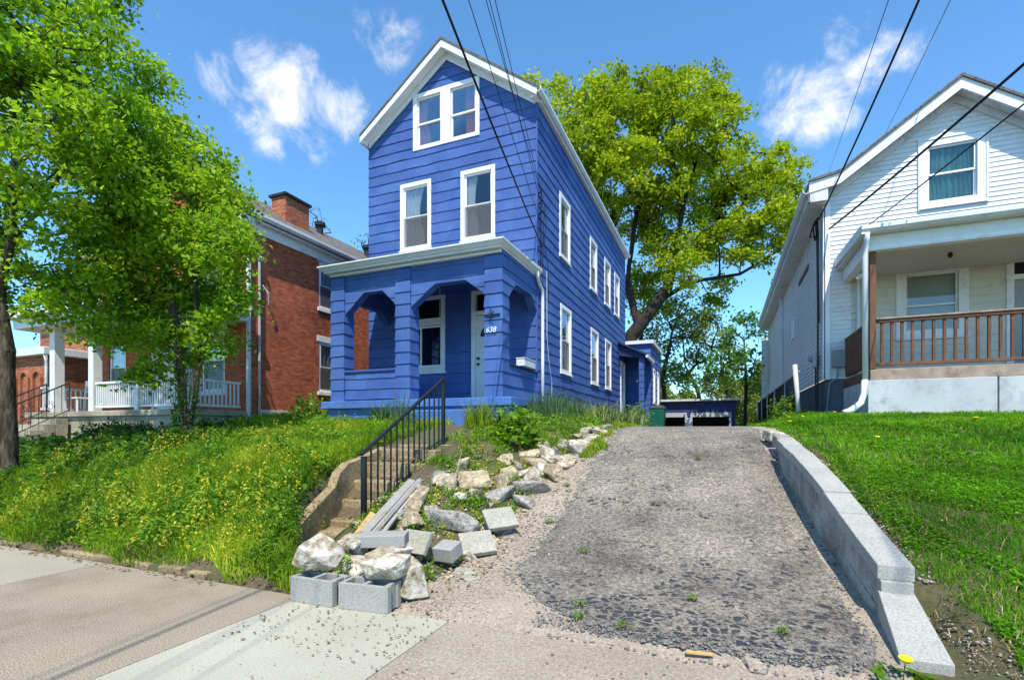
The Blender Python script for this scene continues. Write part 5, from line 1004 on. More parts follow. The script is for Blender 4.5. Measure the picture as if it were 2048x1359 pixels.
def blades(c, h, wd, lean=.35, rg=rng, curve=.5, rbase=None):
    n = len(c); h = np.broadcast_to(h, (n,)) * rg.uniform(.5, 1.25, n); wd = np.broadcast_to(wd, (n,)) * rg.uniform(.7, 1.3, n)
    an = rg.uniform(0, 2 * np.pi, n); d_ = np.stack([np.cos(an), np.sin(an), 0 * an], 1); an2 = rg.uniform(0, 2 * np.pi, n); s_ = np.stack([np.cos(an2), np.sin(an2), 0 * an], 1)
    le = rg.uniform(.1, 1, n)[:, None] * lean; up = np.array([0, 0, 1.]); H_ = h[:, None]; W_ = wd[:, None]
    p1 = c + up * H_ * .55 + d_ * H_ * le * .35; p2 = c + up * H_ * (1 - curve * le * .5) + d_ * H_ * le * 1.1
    co = np.stack([c - s_ * W_ * .5, c + s_ * W_ * .5, p1 - s_ * W_ * .42, p1 + s_ * W_ * .42, p2 - s_ * W_ * .06, p2 + s_ * W_ * .06], 1).reshape(-1, 3)
    b_ = np.arange(n)[:, None] * 6; q_ = np.concatenate([b_ + np.array([[0, 1, 3, 2]]), b_ + np.array([[2, 3, 5, 4]])], 1).reshape(-1, 4)
    r_ = rg.uniform(0, 1, n) if rbase is None else np.clip(rbase + rg.normal(0, .15, n), 0, 1); return co, q_, np.repeat(r_, 2)
def join(parts):
    co = []; q_ = []; r_ = []; k = 0
    for a, b_, c in parts: co.append(a); q_.append(b_ + k); r_.append(c); k += len(a)
    return np.concatenate(co), np.concatenate(q_), np.concatenate(r_)
def on_ground(x, y, dz=-.01): return np.stack([x, y, hgt(x, y) + bumpy(x, y) * ((x < -2.3) | (x > .9)) + dz], 1)
def nz2(x, y, s=1., o=0.): return (np.sin(x * 1.7 * s + 2.1 * np.sin(y * 1.3 * s + o)) + np.sin(y * 2.3 * s - 1.1 * x * s + o * 2) + np.sin((x + y) * 3.9 * s + o)) / 3
# ---- right lawn: grass blades and clover
def scatter(n, x0, x1, y0, y1, keep): x = rng.uniform(x0, x1, n); y = rng.uniform(y0, y1, n); k = keep(x, y); return x[k], y[k]
parts = []
lk = lambda x, y: (x > xwall(y) + .26 + .12 * (y < 4.1) + .10 * (nz2(x, y, 2) + .3)) & ~((x > 2.1) & (y > 13.4)) & ~((x > 2.5) & (y > 11.35))
x, y = scatter(62000, .8, 4.6, 3.12, 6.2, lk); k = (x < .60 * y + .6); x, y = x[k], y[k]; parts.append(blades(on_ground(x, y), .065, .0065, .8, rbase=.5 + .3 * nz2(x, y, 1.2)))
x, y = scatter(72000, .5, 8, 6.2, 13.5, lk); k = (x < .62 * y + .8); x, y = x[k], y[k]; parts.append(blades(on_ground(x, y), .09, .013, .8, rbase=.55 + .3 * nz2(x, y, 1.2)))
x, y = scatter(52000, .8, 4.6, 3.12, 6.5, lk); k = (nz2(x, y, 1.1, 1) > -.35) & (x < .60 * y + .6); x, y = x[k], y[k]; parts.append(leaves(on_ground(x, y, .035) + rng.normal(0, .012, (len(x), 3)), .024, 1.6, .9, 0, rbase=.45 + .3 * nz2(x, y, 1.5)))
x, y = scatter(30000, .5, 8, 6.5, 13, lk); k = (nz2(x, y, 1.1, 1) > -.1) & (x < .62 * y + .8); x, y = x[k], y[k]; parts.append(leaves(on_ground(x, y, .05), .04, 1.6, .9, 0, rbase=.4 + .3 * nz2(x, y, 1.5)))
x, y = scatter(14000, .9, 1.9, 13, 29, lambda x, y: x > 0); parts.append(blades(on_ground(x, y), .16, .02, .7))
co, q_, r_ = join(parts); tag(fastmesh('lawn_grass', co, q_, MT['grass_lawn'], rnd=r_), kind='stuff')
# ---- left bank: tall grass, broad leaved weeds, yellow flowering weeds
solid = lambda x, y: ((x > cheekx(y) - .08) & (x < -3.62) & (y > 3.9) & (y < 6.6)) | ((x > -8.5) & (x < -3.7) & (y > 8.75)) | ((x < -11.3) & (y > 7.6)) | ((x > -8.9) & (x < -3.9) & (y > 10.9)) | ((x < -16.0) & (x > -17.3) & (y > 6.3))
bk_ = lambda x, y: (x < cheekx(y) - .09) & ~solid(x, y) & (y > 3.06 + .10 * nz2(x, y, 2.3)) & ~((x < -12.5) & (y > 6.1) & (y < 7.7))
def vis(x, y): return (x > -2.6 * y - .6)
parts = []
x, y = scatter(118000, -15, -3.1, 3.0, 6.5, bk_); k = vis(x, y); x, y = x[k], y[k]; t_ = nz2(x, y, .8, 3)
parts.append(blades(on_ground(x, y), .13 + .07 * (t_ > -.1), .010, .9, curve=.9, rbase=.42 + .30 * nz2(x, y, .9, 5)))
x, y = scatter(72000, -17, -3.6, 6.3, 10.9, bk_); k = vis(x, y); x, y = x[k], y[k]
parts.append(blades(on_ground(x, y), .17, .014, .9, curve=.9, rbase=.45 + .30 * nz2(x, y, .7, 5)))
x, y = scatter(24000, -11.4, -8.9, 9, 20, bk_); parts.append(blades(on_ground(x, y), .25, .02, .8))
x, y = scatter(18000, -3.98, -1.85, 3.9, 22, lambda x, y: (x < -2.0 - .9 * (y < 7) + .35 * nz2(x, y, 3)) & ~((y < 6.6) & (x < -3.6)) & ~((y > 8.7) & (y < 22.9) & (x < -3.7)) & (nz2(x, y, 2.2, 7) > -.15)); parts.append(blades(on_ground(x, y), .14, .012, .9, curve=.9, rbase=.4 + .3 * nz2(x, y, 1)))
x, y = scatter(15000, -1.95, -1.6, 7.2, 22, lambda x, y: x < -1.72 + .12 * nz2(x, y, 3)); parts.append(blades(on_ground(x, y), .10, .012, .9))
co, q_, r_ = join(parts); tag(fastmesh('bank_grass', co, q_, MT['grass_bank'], rnd=r_), kind='stuff')
# clumps of leafy weeds: each plant a loose mound of leaves
def mounds(n, x0, x1, y0, y1, keep, h, rad, size, per, asp=.5, up=.6, amp=.25):
    x, y = scatter(n, x0, x1, y0, y1, keep); g_ = on_ground(x, y, 0); hh = h * rng.uniform(.5, 1.3, len(x)); m_ = per
    d_ = rng.normal(size=(len(x), m_, 3)) * np.array([rad * .5, rad * .5, 0]); zz_ = rng.uniform(0, 1, (len(x), m_)) ** .7 * hh[:, None]
    c = g_[:, None, :] + d_; c[:, :, 2] = g_[:, None, 2] + zz_ * np.exp(-(d_[:, :, 0] ** 2 + d_[:, :, 1] ** 2) / (rad ** 2)) + .01
    base_ = np.repeat(.5 + amp * rng.normal(size=len(x)), m_); return leaves(c.reshape(-1, 3), size, up, asp, .15, rbase=base_)
bk2 = lambda x, y: bk_(x, y) & vis(x, y)
P_ = [mounds(260, -4.8, -3.2, 3.05, 6.2, lambda x, y: bk2(x, y) & (x > cheekx(y) - .5), .20, .12, .05, 46, .45), mounds(620, -11.5, -3.7, 3.05, 6.3, lambda x, y: bk2(x, y) & (nz2(x, y, 1.0, 9) > -.25), .24, .15, .060, 46, .42), mounds(260, -15, -3.7, 6.0, 10.5, bk2, .22, .20, .075, 40, .42),
      mounds(230, -3.6, -2.25, 3.9, 9.0, lambda x, y: nz2(x, y, 2.2, 7) > -.25, .12, .12, .042, 46, .5), mounds(60, -3.6, -2.1, 8.6, 14, lambda x, y: x < -2.2, .25, .2, .07, 40, .5)]
co, q_, r_ = join(P_); tag(fastmesh('leafy_weeds', co, q_, MT['leaf_weed'], rnd=r_), kind='stuff')
P_ = [mounds(210, -11.5, -3.9, 3.1, 6.2, lambda x, y: bk2(x, y) & (nz2(x, y, .9, 2) > .15), .28, .17, .055, 40, .45), mounds(130, -17, -8.0, 5.0, 7.6, lambda x, y: ~solid(x, y) & vis(x, y) & ((x > -12.3) | (y < 6.1)), .34, .26, .10, 40, .5),
      mounds(170, -16, -8.5, 3.3, 6.0, vis, .3, .3, .11, 40, .5)]
co, q_, r_ = join(P_); tag(fastmesh('dark_ground_cover', co, q_, MT['leaf_dark'], rnd=r_), kind='stuff')
def spikes(n, keep, x0=-11, x1=-3.8, y0=3.05, y1=6.5, h=.30):
    x, y = scatter(n, x0, x1, y0, y1, keep); g_ = on_ground(x, y, 0); out = []
    k = 20; tz = rng.uniform(.25, 1, (len(x), k)); H_ = h * rng.uniform(.6, 1.2, len(x))
    ln = rng.normal(0, .22, (len(x), 2)); c = np.repeat(g_[:, None, :], k, 1).copy(); c[:, :, 2] += tz * H_[:, None]; c[:, :, :2] += ln[:, None, :] * (tz * H_[:, None])[:, :, None] + rng.normal(0, .016, (len(x), k, 2))
    return leaves(c.reshape(-1, 3), .030, .3, .6, 0)
P_ = [spikes(950, lambda x, y: bk2(x, y) & (nz2(x, y, .8, 4) + .9 * np.exp(-((x + 5.6) ** 2 / 2.2 + (y - 3.8) ** 2 / .8)) > .12)), spikes(160, lambda x, y: nz2(x, y, 1.4, 4) > .1, -3.6, -2.4, 4.0, 7.5, .14), spikes(250, lambda x, y: bk2(x, y) & (nz2(x, y, .8, 4) > .2), -13, -5, 6.5, 9, .22)]
co, q_, r_ = join(P_); tag(fastmesh('yellow_flowering_weeds', co, q_, MT['leaf_yellow'], rnd=r_), kind='stuff')
# dry leaves and litter
P_ = []
for n, x0, x1, y0, y1, s_ in ((900, -11, -3.9, 2.85, 3.35, .04), (520, -4.6, -2.9, 3.0, 4.9, .04), (170, -4.55, -3.9, 4.8, 6.2, .05), (500, -2.9, -1.9, 3.3, 5.5, .035), (160, -2.3, 1, 1.6, 3.4, .022), (200, 1.15, 1.9, 3.1, 5.2, .028), (260, -3, -1.7, 2.2, 3.2, .025)):
    x = rng.uniform(x0, x1, n); y = rng.uniform(y0, y1, n); z = hgt(x, y) + .02
    z = np.where(y < 3.1, .006 + rng.uniform(0, .01, n), z); inst = (x > -4.6) & (x < -3.66) & (y > 4.76) & (y < 6.4); z = np.where(inst, np.interp(y, [4.76, 5.08, 5.081, 5.36, 5.361, 5.64, 5.641, 5.96, 5.961, 6.4], [.22, .22, .415, .415, .635, .635, .855, .855, 1.035, 1.035]) + .012, z)
    P_.append(leaves(np.stack([x, y, z], 1), s_, 3.5, .6, 0))
co, q_, r_ = join(P_); tag(fastmesh('dry_leaf_litter', co, q_, MT['dry_leaf'], rnd=r_), kind='stuff')
# loose gravel: small faceted stones
def gravel(name, pts, sz, mt):
    n = len(pts); b_ = np.array([[1, 0, 0], [0, 1, 0], [-1, 0, 0], [0, -1, 0], [0, 0, 1], [0, 0, -1]], float); f_ = np.array([[0, 1, 4], [1, 2, 4], [2, 3, 4], [3, 0, 4], [1, 0, 5], [2, 1, 5], [3, 2, 5], [0, 3, 5]])
    an = rng.uniform(0, 6.28, n); c, s = np.cos(an), np.sin(an); B_ = np.repeat(b_[None], n, 0) * (sz[:, None, None] * rng.uniform(.5, 1.3, (n, 6, 1))); X_ = B_[:, :, 0] * c[:, None] - B_[:, :, 1] * s[:, None]; Y_ = B_[:, :, 0] * s[:, None] + B_[:, :, 1] * c[:, None]
    co = np.stack([X_ + pts[:, None, 0], Y_ + pts[:, None, 1], B_[:, :, 2] * .6 + pts[:, None, 2]], -1).reshape(-1, 3); q_ = (np.arange(n)[:, None, None] * 6 + f_[None]).reshape(-1, 3); return tag(fastmesh(name, co, q_, MT[mt]), kind='stuff')
n = 4200; y = rng.uniform(3.1, 9.5, n); x = -2.0 + rng.normal(0, .22, n) - .0 * y; gravel('loose_gravel', np.stack([x, y, hgt(x, y) + .012], 1), np.exp(rng.normal(-5.0, .5, n)), 'gravel_stone')
n = 1500; x = rng.uniform(-3.4, -2.1, n); y = rng.uniform(3.15, 6.5, n); gravel('rubble_chips', np.stack([x, y, hgt(x, y) + .01], 1), np.exp(rng.normal(-4.2, .5, n)), 'rock_tan')
n = 1100; x = rng.uniform(-2.9, .9, n); y = rng.uniform(1.5, 3.6, n); gravel('sidewalk_grit', np.stack([x, y, hgt(x, y) + np.where(y < 3.0, .034, .018)], 1), np.exp(rng.normal(-5.8, .4, n)), 'rock_grey')
n = 900; y = rng.uniform(3.3, 8.0, n); x = xwall(y) + .28 + rng.normal(0, .05, n); gravel('wall_backfill', np.stack([x, y, hgt(x, y) + .01], 1), np.exp(rng.normal(-4.9, .5, n)), 'rock_grey')

# ---- single plants
def plant(name, x, y, label, cat, mt, kind='leafy', h=.5, r=.4, n=500, size=.1, z=None, group=None, asp=.5):
    z = hz(x, y) if z is None else z; e = empty(name, (x, y, z), label, cat, group); rg = np.random.default_rng(abs(hash((round(x, 2), round(y, 2)))) % 9999 if False else int(abs(x * 131 + y * 717)) % 9973)
    m_ = MB(); ns = 7
    for i in range(ns):
        a = i * 2.4; m_.tube([(x + .02 * math.cos(a), y + .02 * math.sin(a), z - .03), (x + r * .4 * math.cos(a), y + r * .4 * math.sin(a), z + h * .5), (x + r * .6 * math.cos(a), y + r * .6 * math.sin(a), z + h * .85)], [.008, .006, .003], 5)
    m_.build('stem', MT['twig'], e)
    if kind == 'leafy':
        d_ = unit(rg.normal(size=(n, 3))) * (rg.uniform(.35, 1, n) ** .6)[:, None]; d_[:, 2] = np.abs(d_[:, 2]); c = np.array([x, y, z + .03]) + d_ * np.array([r, r, h]) * (1 + .2 * np.sin(d_[:, :1] * 9 + d_[:, 1:2] * 7)); co, q_, r_ = leaves(c, size, .7, asp, .3, rg)
    else:
        a = rg.uniform(0, 6.28, n); q2 = rg.uniform(0, 1, n) ** .5 * r * .45; c = np.stack([x + q2 * np.cos(a), y + q2 * np.sin(a), np.full(n, z - .01)], 1); co, q_, r_ = blades(c, h, size, 1.0 if kind == 'strap' else .5, rg, curve=1.1)
    fastmesh('foliage', co, q_, MT[mt], e, rnd=r_)
    return e
plant('broadleaf_bush', -2.95, 7.15, 'bright green broad leaved bush on top of the rubble bank', 'bush', 'leaf_weed', h=.50, r=.42, n=620, size=.13)
plant('leafy_bush', -3.35, 7.9, 'small green bush between the broad leaved bush and the front step', 'bush', 'leaf_weed', h=.36, r=.35, n=420, size=.08)
plant('tall_grass_clump', -3.35, 9.7, 'tall blue green grass clump under the grey metal box', 'grass clump', 'leaf_bluegreen', 'grass', h=.62, r=.9, n=380, size=.012)
plant('tall_grass_clump', -3.30, 10.9, 'feathery grass clump at the foot of the white downspout', 'grass clump', 'leaf_bluegreen', 'grass', h=.55, r=1.0, n=380, size=.012)
for (x, y, L) in ((-3.0, 11.9, 'strap leaved clump nearest the white downspout along the blue side wall'), (-2.85, 13.3, 'middle strap leaved clump along the blue side wall'), (-2.75, 15.0, 'farthest strap leaved clump along the blue side wall')):
    plant('strap_leaf_clump', x, y, L, 'plant', 'leaf_strap', 'strap', h=.52, r=1.5, n=420, size=.03)
plant('daffodil_clump', -6.35, 8.35, 'dark green clump of daffodil leaves in front of the blue porch', 'plant', 'leaf_bluegreen', 'strap', h=.50, r=.5, n=150, size=.022)
plant('grass_tuft', -4.0, 8.0, 'grass tuft in front of the blue step', 'grass tuft', 'grass_bank', 'grass', h=.5, r=.6, n=320, size=.012)
plant('tall_weed', -5.6, 7.9, 'tall thin weed in front of the porch opening', 'weed', 'leaf_bluegreen', 'grass', h=.75, r=.35, n=50, size=.012)
plant('leafy_shrub', -2.75, 17.6, 'leafy shrub beside the driveway in front of the side stoop', 'shrub', 'leaf_weed', h=.85, r=.6, n=700, size=.12)
plant('leafy_shrub', -8.95, 9.0, 'yellow green shrub at the left corner of the blue porch', 'shrub', 'leaf_weed', h=.62, r=.5, n=620, size=.10)
plant('leafy_shrub', -13.1, 7.05, 'rounded shrub at the foot of the concrete porch wall', 'shrub', 'leaf_dark', h=.50, r=.62, n=900, size=.10)
plant('spiky_plant', -12.0, 6.9, 'dark spiky plant beside the rounded shrub under the porch wall', 'plant', 'leaf_dark', 'grass', h=.55, r=1.0, n=420, size=.02)
plant('tall_weed', -12.9, 6.5, 'thin yellow flowered weed standing in front of the porch wall', 'weed', 'leaf_yellow', h=.72, r=.22, n=60, size=.05)
plant('fence_shrub', 1.45, 14.2, 'green weeds growing against the chain link fence', 'shrub', 'leaf_weed', h=.55, r=.4, n=400, size=.10)
plant('step_weed', -4.45, 4.55, 'weed growing against the curved wall of the steps', 'weed', 'leaf_weed', h=.26, r=.13, n=180, size=.05, z=.1)
plant('step_weed', -2.72, 3.10, 'bright green weed sprouting between the cinder blocks', 'weed', 'leaf_weed', h=.2, r=.1, n=60, size=.05, z=.1)
plant('rubble_weed', -2.32, 3.62, 'small round leaved weed in the rock pile in front of the leaning paver', 'weed', 'leaf_weed', h=.12, r=.1, n=50, size=.05)
plant('ivy_column', -8.75, 5.9, 'vine leaves climbing the foot of the twin trunk tree', 'vine', 'leaf_dark', h=1.5, r=.28, n=420, size=.085)
DW = [(-.9, 3.3), (-.6, 3.25), (-.95, 3.5), (-.2, 3.9), (-1.2, 4.6), (.35, 3.52), (-.7, 5.8), (-.3, 7.2), (-1.75, 5.2), (-1.85, 6.2)]
for i, (x, y) in enumerate(DW):
    e = plant('driveway_weed', x, y, ['first', 'second', 'third', 'fourth', 'fifth', 'sixth', 'seventh', 'eighth', 'ninth', 'tenth'][sorted(DW, key=lambda p_: p_[1]).index((x, y))] + ' tiny weed from the street in the worn driveway asphalt', 'weed', 'leaf_weed', h=.035, r=.055, n=30, size=.028, group='weeds in the driveway')
def dandelion(x, y, label, s=1., group=None):
    z = hz(x, y); e = empty('dandelion', (x, y, z), label, 'flower', group); rg = np.random.default_rng(int(abs(x * 77 + y * 91) * 10))
    MB().tube([(x, y, z), (x + .01, y, z + .07 * s)], .003, 5).build('stem', MT['leaf_weed'], e); MB().tube([(x + .01, y, z + .07 * s), (x + .011, y - .004, z + .085 * s)], [.012 * s, .022 * s], 12).build('flower_head', MT['dandelion'], e)
    a = rg.uniform(0, 6.28, 22); c = np.stack([x + .07 * s * np.cos(a), y + .07 * s * np.sin(a), np.full(22, z + .02)], 1); co, q_, r_ = leaves(c, .09 * s, 1.2, .4, 0, rg); fastmesh('leaf_rosette', co, q_, MT['leaf_weed'], e, rnd=r_)
dandelion(.86, 3.16, 'large yellow dandelion at the low end of the block retaining wall', 1.5)
for x, y, L in ((1.7, 7.2, 'nearest'), (3.2, 8.8, 'farthest right'), (1.0, 9.2, 'third nearest'), (1.3, 10.1, 'fourth nearest'), (1.9, 10.8, 'fifth nearest'), (1.2, 11.2, 'farthest')): dandelion(x, y, L + ' small yellow dandelion in the lawn below the white house', 1.3, 'dandelions in the lawn')

# ================================================================ trees
def grow(trunk, targets, seed, seglen=.35, r_tip=.006, pw=.48, jit=.12, lift=.15, maxr=None):
    """trunk: list of polylines; nodes attach to the nearest existing node. returns nodes, parent, radius"""
    rg = random.Random(seed); P = []; par = []
    for pl in trunk:
        start = None; pts = [Vector(p) for p in pl]
        if P:
            start = min(range(len(P)), key=lambda i: (P[i] - pts[0]).length)
            if (P[start] - pts[0]).length > .05: pass
        for a, b_ in zip(pts[:-1], pts[1:]):
            n_ = max(1, int((b_ - a).length / seglen))
            if not P: P.append(a); par.append(-1); start = 0
            for k in range(1, n_ + 1):
                P.append(a.lerp(b_, k / n_) + Vector((rg.gauss(0, 1), rg.gauss(0, 1), 0)) * jit * .15 * seglen); par.append(start); start = len(P) - 1
    c0 = P[len(P) // 2]; T = sorted([Vector(t_) for t_ in targets], key=lambda t_: (t_ - c0).length); tips = []
    base_n = max(2, int(len(P) * .12)); arr = np.array([tuple(p) for p in P])
    for t_ in T:
        d_ = np.linalg.norm(arr - np.array(t_), axis=1); dz = arr[:, 2] - t_.z; cost = d_ + np.maximum(dz + .3, 0) * .9; cost[:base_n] += 50
        j = int(np.argmin(cost)); L = (t_ - P[j]).length
        if L < .05: tips.append(j); continue
        n_ = max(1, int(L / seglen)); a = P[j]; mid = a.lerp(t_, .5) + Vector((rg.gauss(0, 1), rg.gauss(0, 1), rg.gauss(0, .6))) * L * jit + Vector((0, 0, L * lift)); prev = j; new = []
        for k in range(1, n_ + 1):
            s_ = k / n_; p = a * (1 - s_) ** 2 + mid * 2 * s_ * (1 - s_) + t_ * s_ ** 2; P.append(p); par.append(prev); prev = len(P) - 1; new.append(tuple(p))
        arr = np.concatenate([arr, np.array(new)]); tips.append(prev)
    cnt = np.zeros(len(P))
    for t_ in tips: cnt[t_] += 1
    for i in range(len(P) - 1, 0, -1): cnt[par[i]] += cnt[i]
    rad = r_tip * np.maximum(cnt, .6) ** pw
    if maxr: rad = rad * (maxr / rad[0]) ** (np.log(np.maximum(rad / r_tip, 1.0001)) / max(.01, np.log(rad[0] / r_tip)))
    return P, par, rad, tips
def branch_mesh(P, par, rad, n_=6, flare=0):
    V = np.array([tuple(p) for p in P]); idx = [i for i in range(len(P)) if par[i] >= 0]; A_ = V[[par[i] for i in idx]]; B_ = V[idx]; ra = np.minimum(rad[[par[i] for i in idx]], rad[idx] * 1.7); rb = rad[idx]
    d_ = unit(B_ - A_); ref = np.where(np.abs(d_[:, 2:3]) < .9, np.array([[0, 0, 1.]]), np.array([[1., 0, 0]])); s_ = unit(np.cross(d_, ref)); t_ = np.cross(d_, s_); an = np.arange(n_) * 2 * np.pi / n_
    ring = s_[:, None, :] * np.cos(an)[None, :, None] + t_[:, None, :] * np.sin(an)[None, :, None]; ov = (rb * .3)[:, None]
    co = np.concatenate([A_[:, None, :] - (d_ * ov)[:, None, :] + ring * ra[:, None, None], B_[:, None, :] + (d_ * ov)[:, None, :] + ring * rb[:, None, None]], 1).reshape(-1, 3)
    m_ = len(idx); base_ = (np.arange(m_) * 2 * n_)[:, None, None]; j = np.arange(n_); f = np.stack([j, (j + 1) % n_, (j + 1) % n_ + n_, j + n_], -1)[None]; return co, (base_ + f).reshape(-1, 4)
def tree(name, loc, trunk, blobs, label, cat='tree', leafm='leaf_maple', bark='bark', per=14, leafn=60, crad=.3, size=.1, maxr=.15, r_tip=.006, seed=1, seglen=.3, group=None, flat_=.7, up=.5, n_=6, gap=.0, ground=True, asp=.6, hang=.25):
    e = empty(name, loc, label, cat, group); rg = np.random.default_rng(seed); T = []
    for c, r_ in blobs:
        k = max(2, int(per * (r_ / crad / 3) ** 2)); d_ = unit(rg.normal(size=(k, 3))) * (rg.uniform(.12, 1, k) ** .45)[:, None] * r_; T.append(np.array(c) + d_ * np.array([1, 1, .9]))
    T = np.concatenate(T)
    P, par, rad, tips = grow(trunk, [tuple(t_) for t_ in T], seed, seglen, r_tip, maxr=maxr)
    co, q_ = branch_mesh(P, par, rad, n_)
    fastmesh('trunk', co, q_, MT[bark], e, smooth=True)
    N_ = len(T); ln = rg.poisson(leafn * rg.uniform(.5 - gap, 1.4, N_)); ln = np.maximum(ln, 3); cid = np.repeat(np.arange(N_), ln)
    off = rg.normal(size=(len(cid), 3)) * np.array([crad * .55, crad * .55, crad * .55 * flat_]); off[:, 2] -= hang * (off[:, 0] ** 2 + off[:, 1] ** 2) / crad
    c = T[cid] + off; rb = np.clip(.5 + .2 * rg.normal(size=N_), 0, 1)[cid]
    co, q_, r_ = leaves(c, size, up, asp, .35, rg, rbase=rb); fastmesh('crown', co, q_, MT[leafm], e, rnd=r_)
    return e
def BL(L, D_, sp=.0, seed=0):
    rg = random.Random(seed); return [(tuple(ppx(u, v_, D_ + rg.uniform(-1, 1) * sp)), r_ * D_ / 1000.) for u, v_, r_ in L]
# tree with twin trunk in front of the brick house
b2 = BL([(285, 120, 32), (305, 190, 62), (235, 220, 55), (235, 300, 85), (335, 290, 85), (395, 350, 75), (250, 400, 95), (365, 420, 95), (445, 400, 50), (215, 500, 85), (320, 520, 95), (430, 490, 70), (475, 455, 28), (220, 590, 60), (320, 620, 80), (420, 600, 72), (230, 665, 46), (335, 690, 55), (425, 670, 50), (470, 600, 32), (150, 560, 45), (185, 655, 34), (120, 600, 32), (285, 735, 34)], 9.0, .9, 2)
tree('maple_tree', (-8.9, 6.0, 1.1), [[(-8.9, 6.0, .95), tuple(ppx(366, 780, 9.0)), tuple(ppx(350, 640, 9.0)), tuple(ppx(320, 450, 9.0)), tuple(ppx(300, 260, 9.0)), tuple(ppx(290, 150, 9.0))], [(-8.85, 6.0, 1.0), tuple(ppx(392, 790, 9.0)), tuple(ppx(398, 700, 9.0)), tuple(ppx(390, 560, 9.0)), tuple(ppx(400, 430, 9.0))]],
     b2, 'small maple tree with a twin trunk in front of the brick house', per=38, leafn=86, crad=.26, size=.098, maxr=.085, seed=5, seglen=.3)
# larger street tree at the far left
b1 = BL([(60, 50, 100), (175, 40, 62), (215, 95, 42), (130, 150, 70), (40, 180, 80), (175, 210, 60), (90, 300, 70), (165, 330, 50), (20, 380, 55), (110, 430, 62), (165, 470, 50), (50, 520, 45), (130, 560, 55), (90, 620, 38), (170, 620, 30), (-60, 60, 120), (-80, 260, 110), (-60, 450, 90), (60, -80, 110), (180, -60, 80), (-60, -120, 120), (-150, 150, 110), (-150, 400, 100), (20, 600, 35)], 7.9, 1.0, 3)
tree('street_tree', (-10.3, 4.19, .6), [[(-10.3, 4.19, .35), tuple(ppx(14, 830, 7.85)), tuple(ppx(12, 700, 7.85)), tuple(ppx(-5, 600, 7.85)), tuple(ppx(-25, 480, 7.9)), tuple(ppx(-30, 300, 7.9)), tuple(ppx(-20, 100, 7.9)), tuple(ppx(0, -60, 7.9))], [tuple(ppx(-5, 600, 7.85)), tuple(ppx(25, 470, 7.5)), tuple(ppx(30, 330, 7.4)), tuple(ppx(36, 180, 7.4))], [tuple(ppx(-20, 520, 7.9)), tuple(ppx(70, 430, 8.0)), tuple(ppx(130, 330, 8.1)), tuple(ppx(175, 220, 8.2))]],
     b1, 'tall street tree with a thick dark trunk at the left edge of the photo', per=29, leafn=80, crad=.25, size=.098, maxr=.12, seed=9, seglen=.3, bark='bark')
# the big old oak behind the houses
ob = BL([(1165, 205, 62), (1125, 250, 40), (1215, 165, 42), (1180, 290, 70), (1290, 205, 65), (1310, 150, 26), (1380, 185, 58), (1440, 205, 45), (1435, 150, 22), (1460, 240, 40), (1250, 240, 75), (1340, 250, 75), (1410, 270, 55), (1230, 340, 80), (1310, 340, 75), (1390, 350, 50), (1270, 420, 65), (1345, 430, 65), (1430, 330, 40), (1470, 350, 55), (1530, 340, 50), (1590, 345, 34), (1612, 385, 18), (1555, 300, 26), (1500, 300, 34), (1510, 410, 60), (1580, 400, 40), (1440, 420, 60), (1400, 480, 60), (1480, 480, 55), (1320, 490, 50), (1360, 540, 42), (1290, 540, 45), (1440, 560, 28), (1520, 520, 22), (1545, 460, 42), (1590, 460, 28), (1430, 600, 25), (1300, 610, 35), (1270, 580, 30), (1110, 170, 22), (1060, 165, 16), (1150, 340, 60), (1180, 420, 60)], 29.0, 2.6, 4)
tree('oak_tree', (-5.1, 29.2, 1.0), [[(-5.4, 29.2, .8), tuple(ppx(1262, 672, 29)), tuple(ppx(1300, 625, 29)), tuple(ppx(1335, 575, 29)), tuple(ppx(1350, 500, 28.5)), tuple(ppx(1370, 400, 28.5)), tuple(ppx(1400, 300, 28)), tuple(ppx(1430, 210, 28))],
      [tuple(ppx(1325, 590, 29)), tuple(ppx(1400, 560, 28.5)), tuple(ppx(1480, 548, 28)), tuple(ppx(1560, 500, 28))], [tuple(ppx(1345, 540, 29)), tuple(ppx(1420, 470, 29)), tuple(ppx(1500, 440, 29)), tuple(ppx(1570, 400, 29))],
      [tuple(ppx(1275, 655, 29)), tuple(ppx(1255, 560, 29.5)), tuple(ppx(1270, 450, 29.5)), tuple(ppx(1290, 330, 29.5)), tuple(ppx(1300, 200, 29))], [tuple(ppx(1258, 600, 29.5)), tuple(ppx(1215, 450, 30)), tuple(ppx(1190, 330, 30)), tuple(ppx(1180, 210, 30))]],
     ob, 'huge old oak with yellow green leaves and a leaning dark trunk behind the houses', leafm='leaf_oak', bark='bark_dark', per=23, leafn=92, crad=.54, size=.235, maxr=.40, r_tip=.011, seed=13, seglen=.8, up=.5, flat_=.6, n_=7, gap=.1)
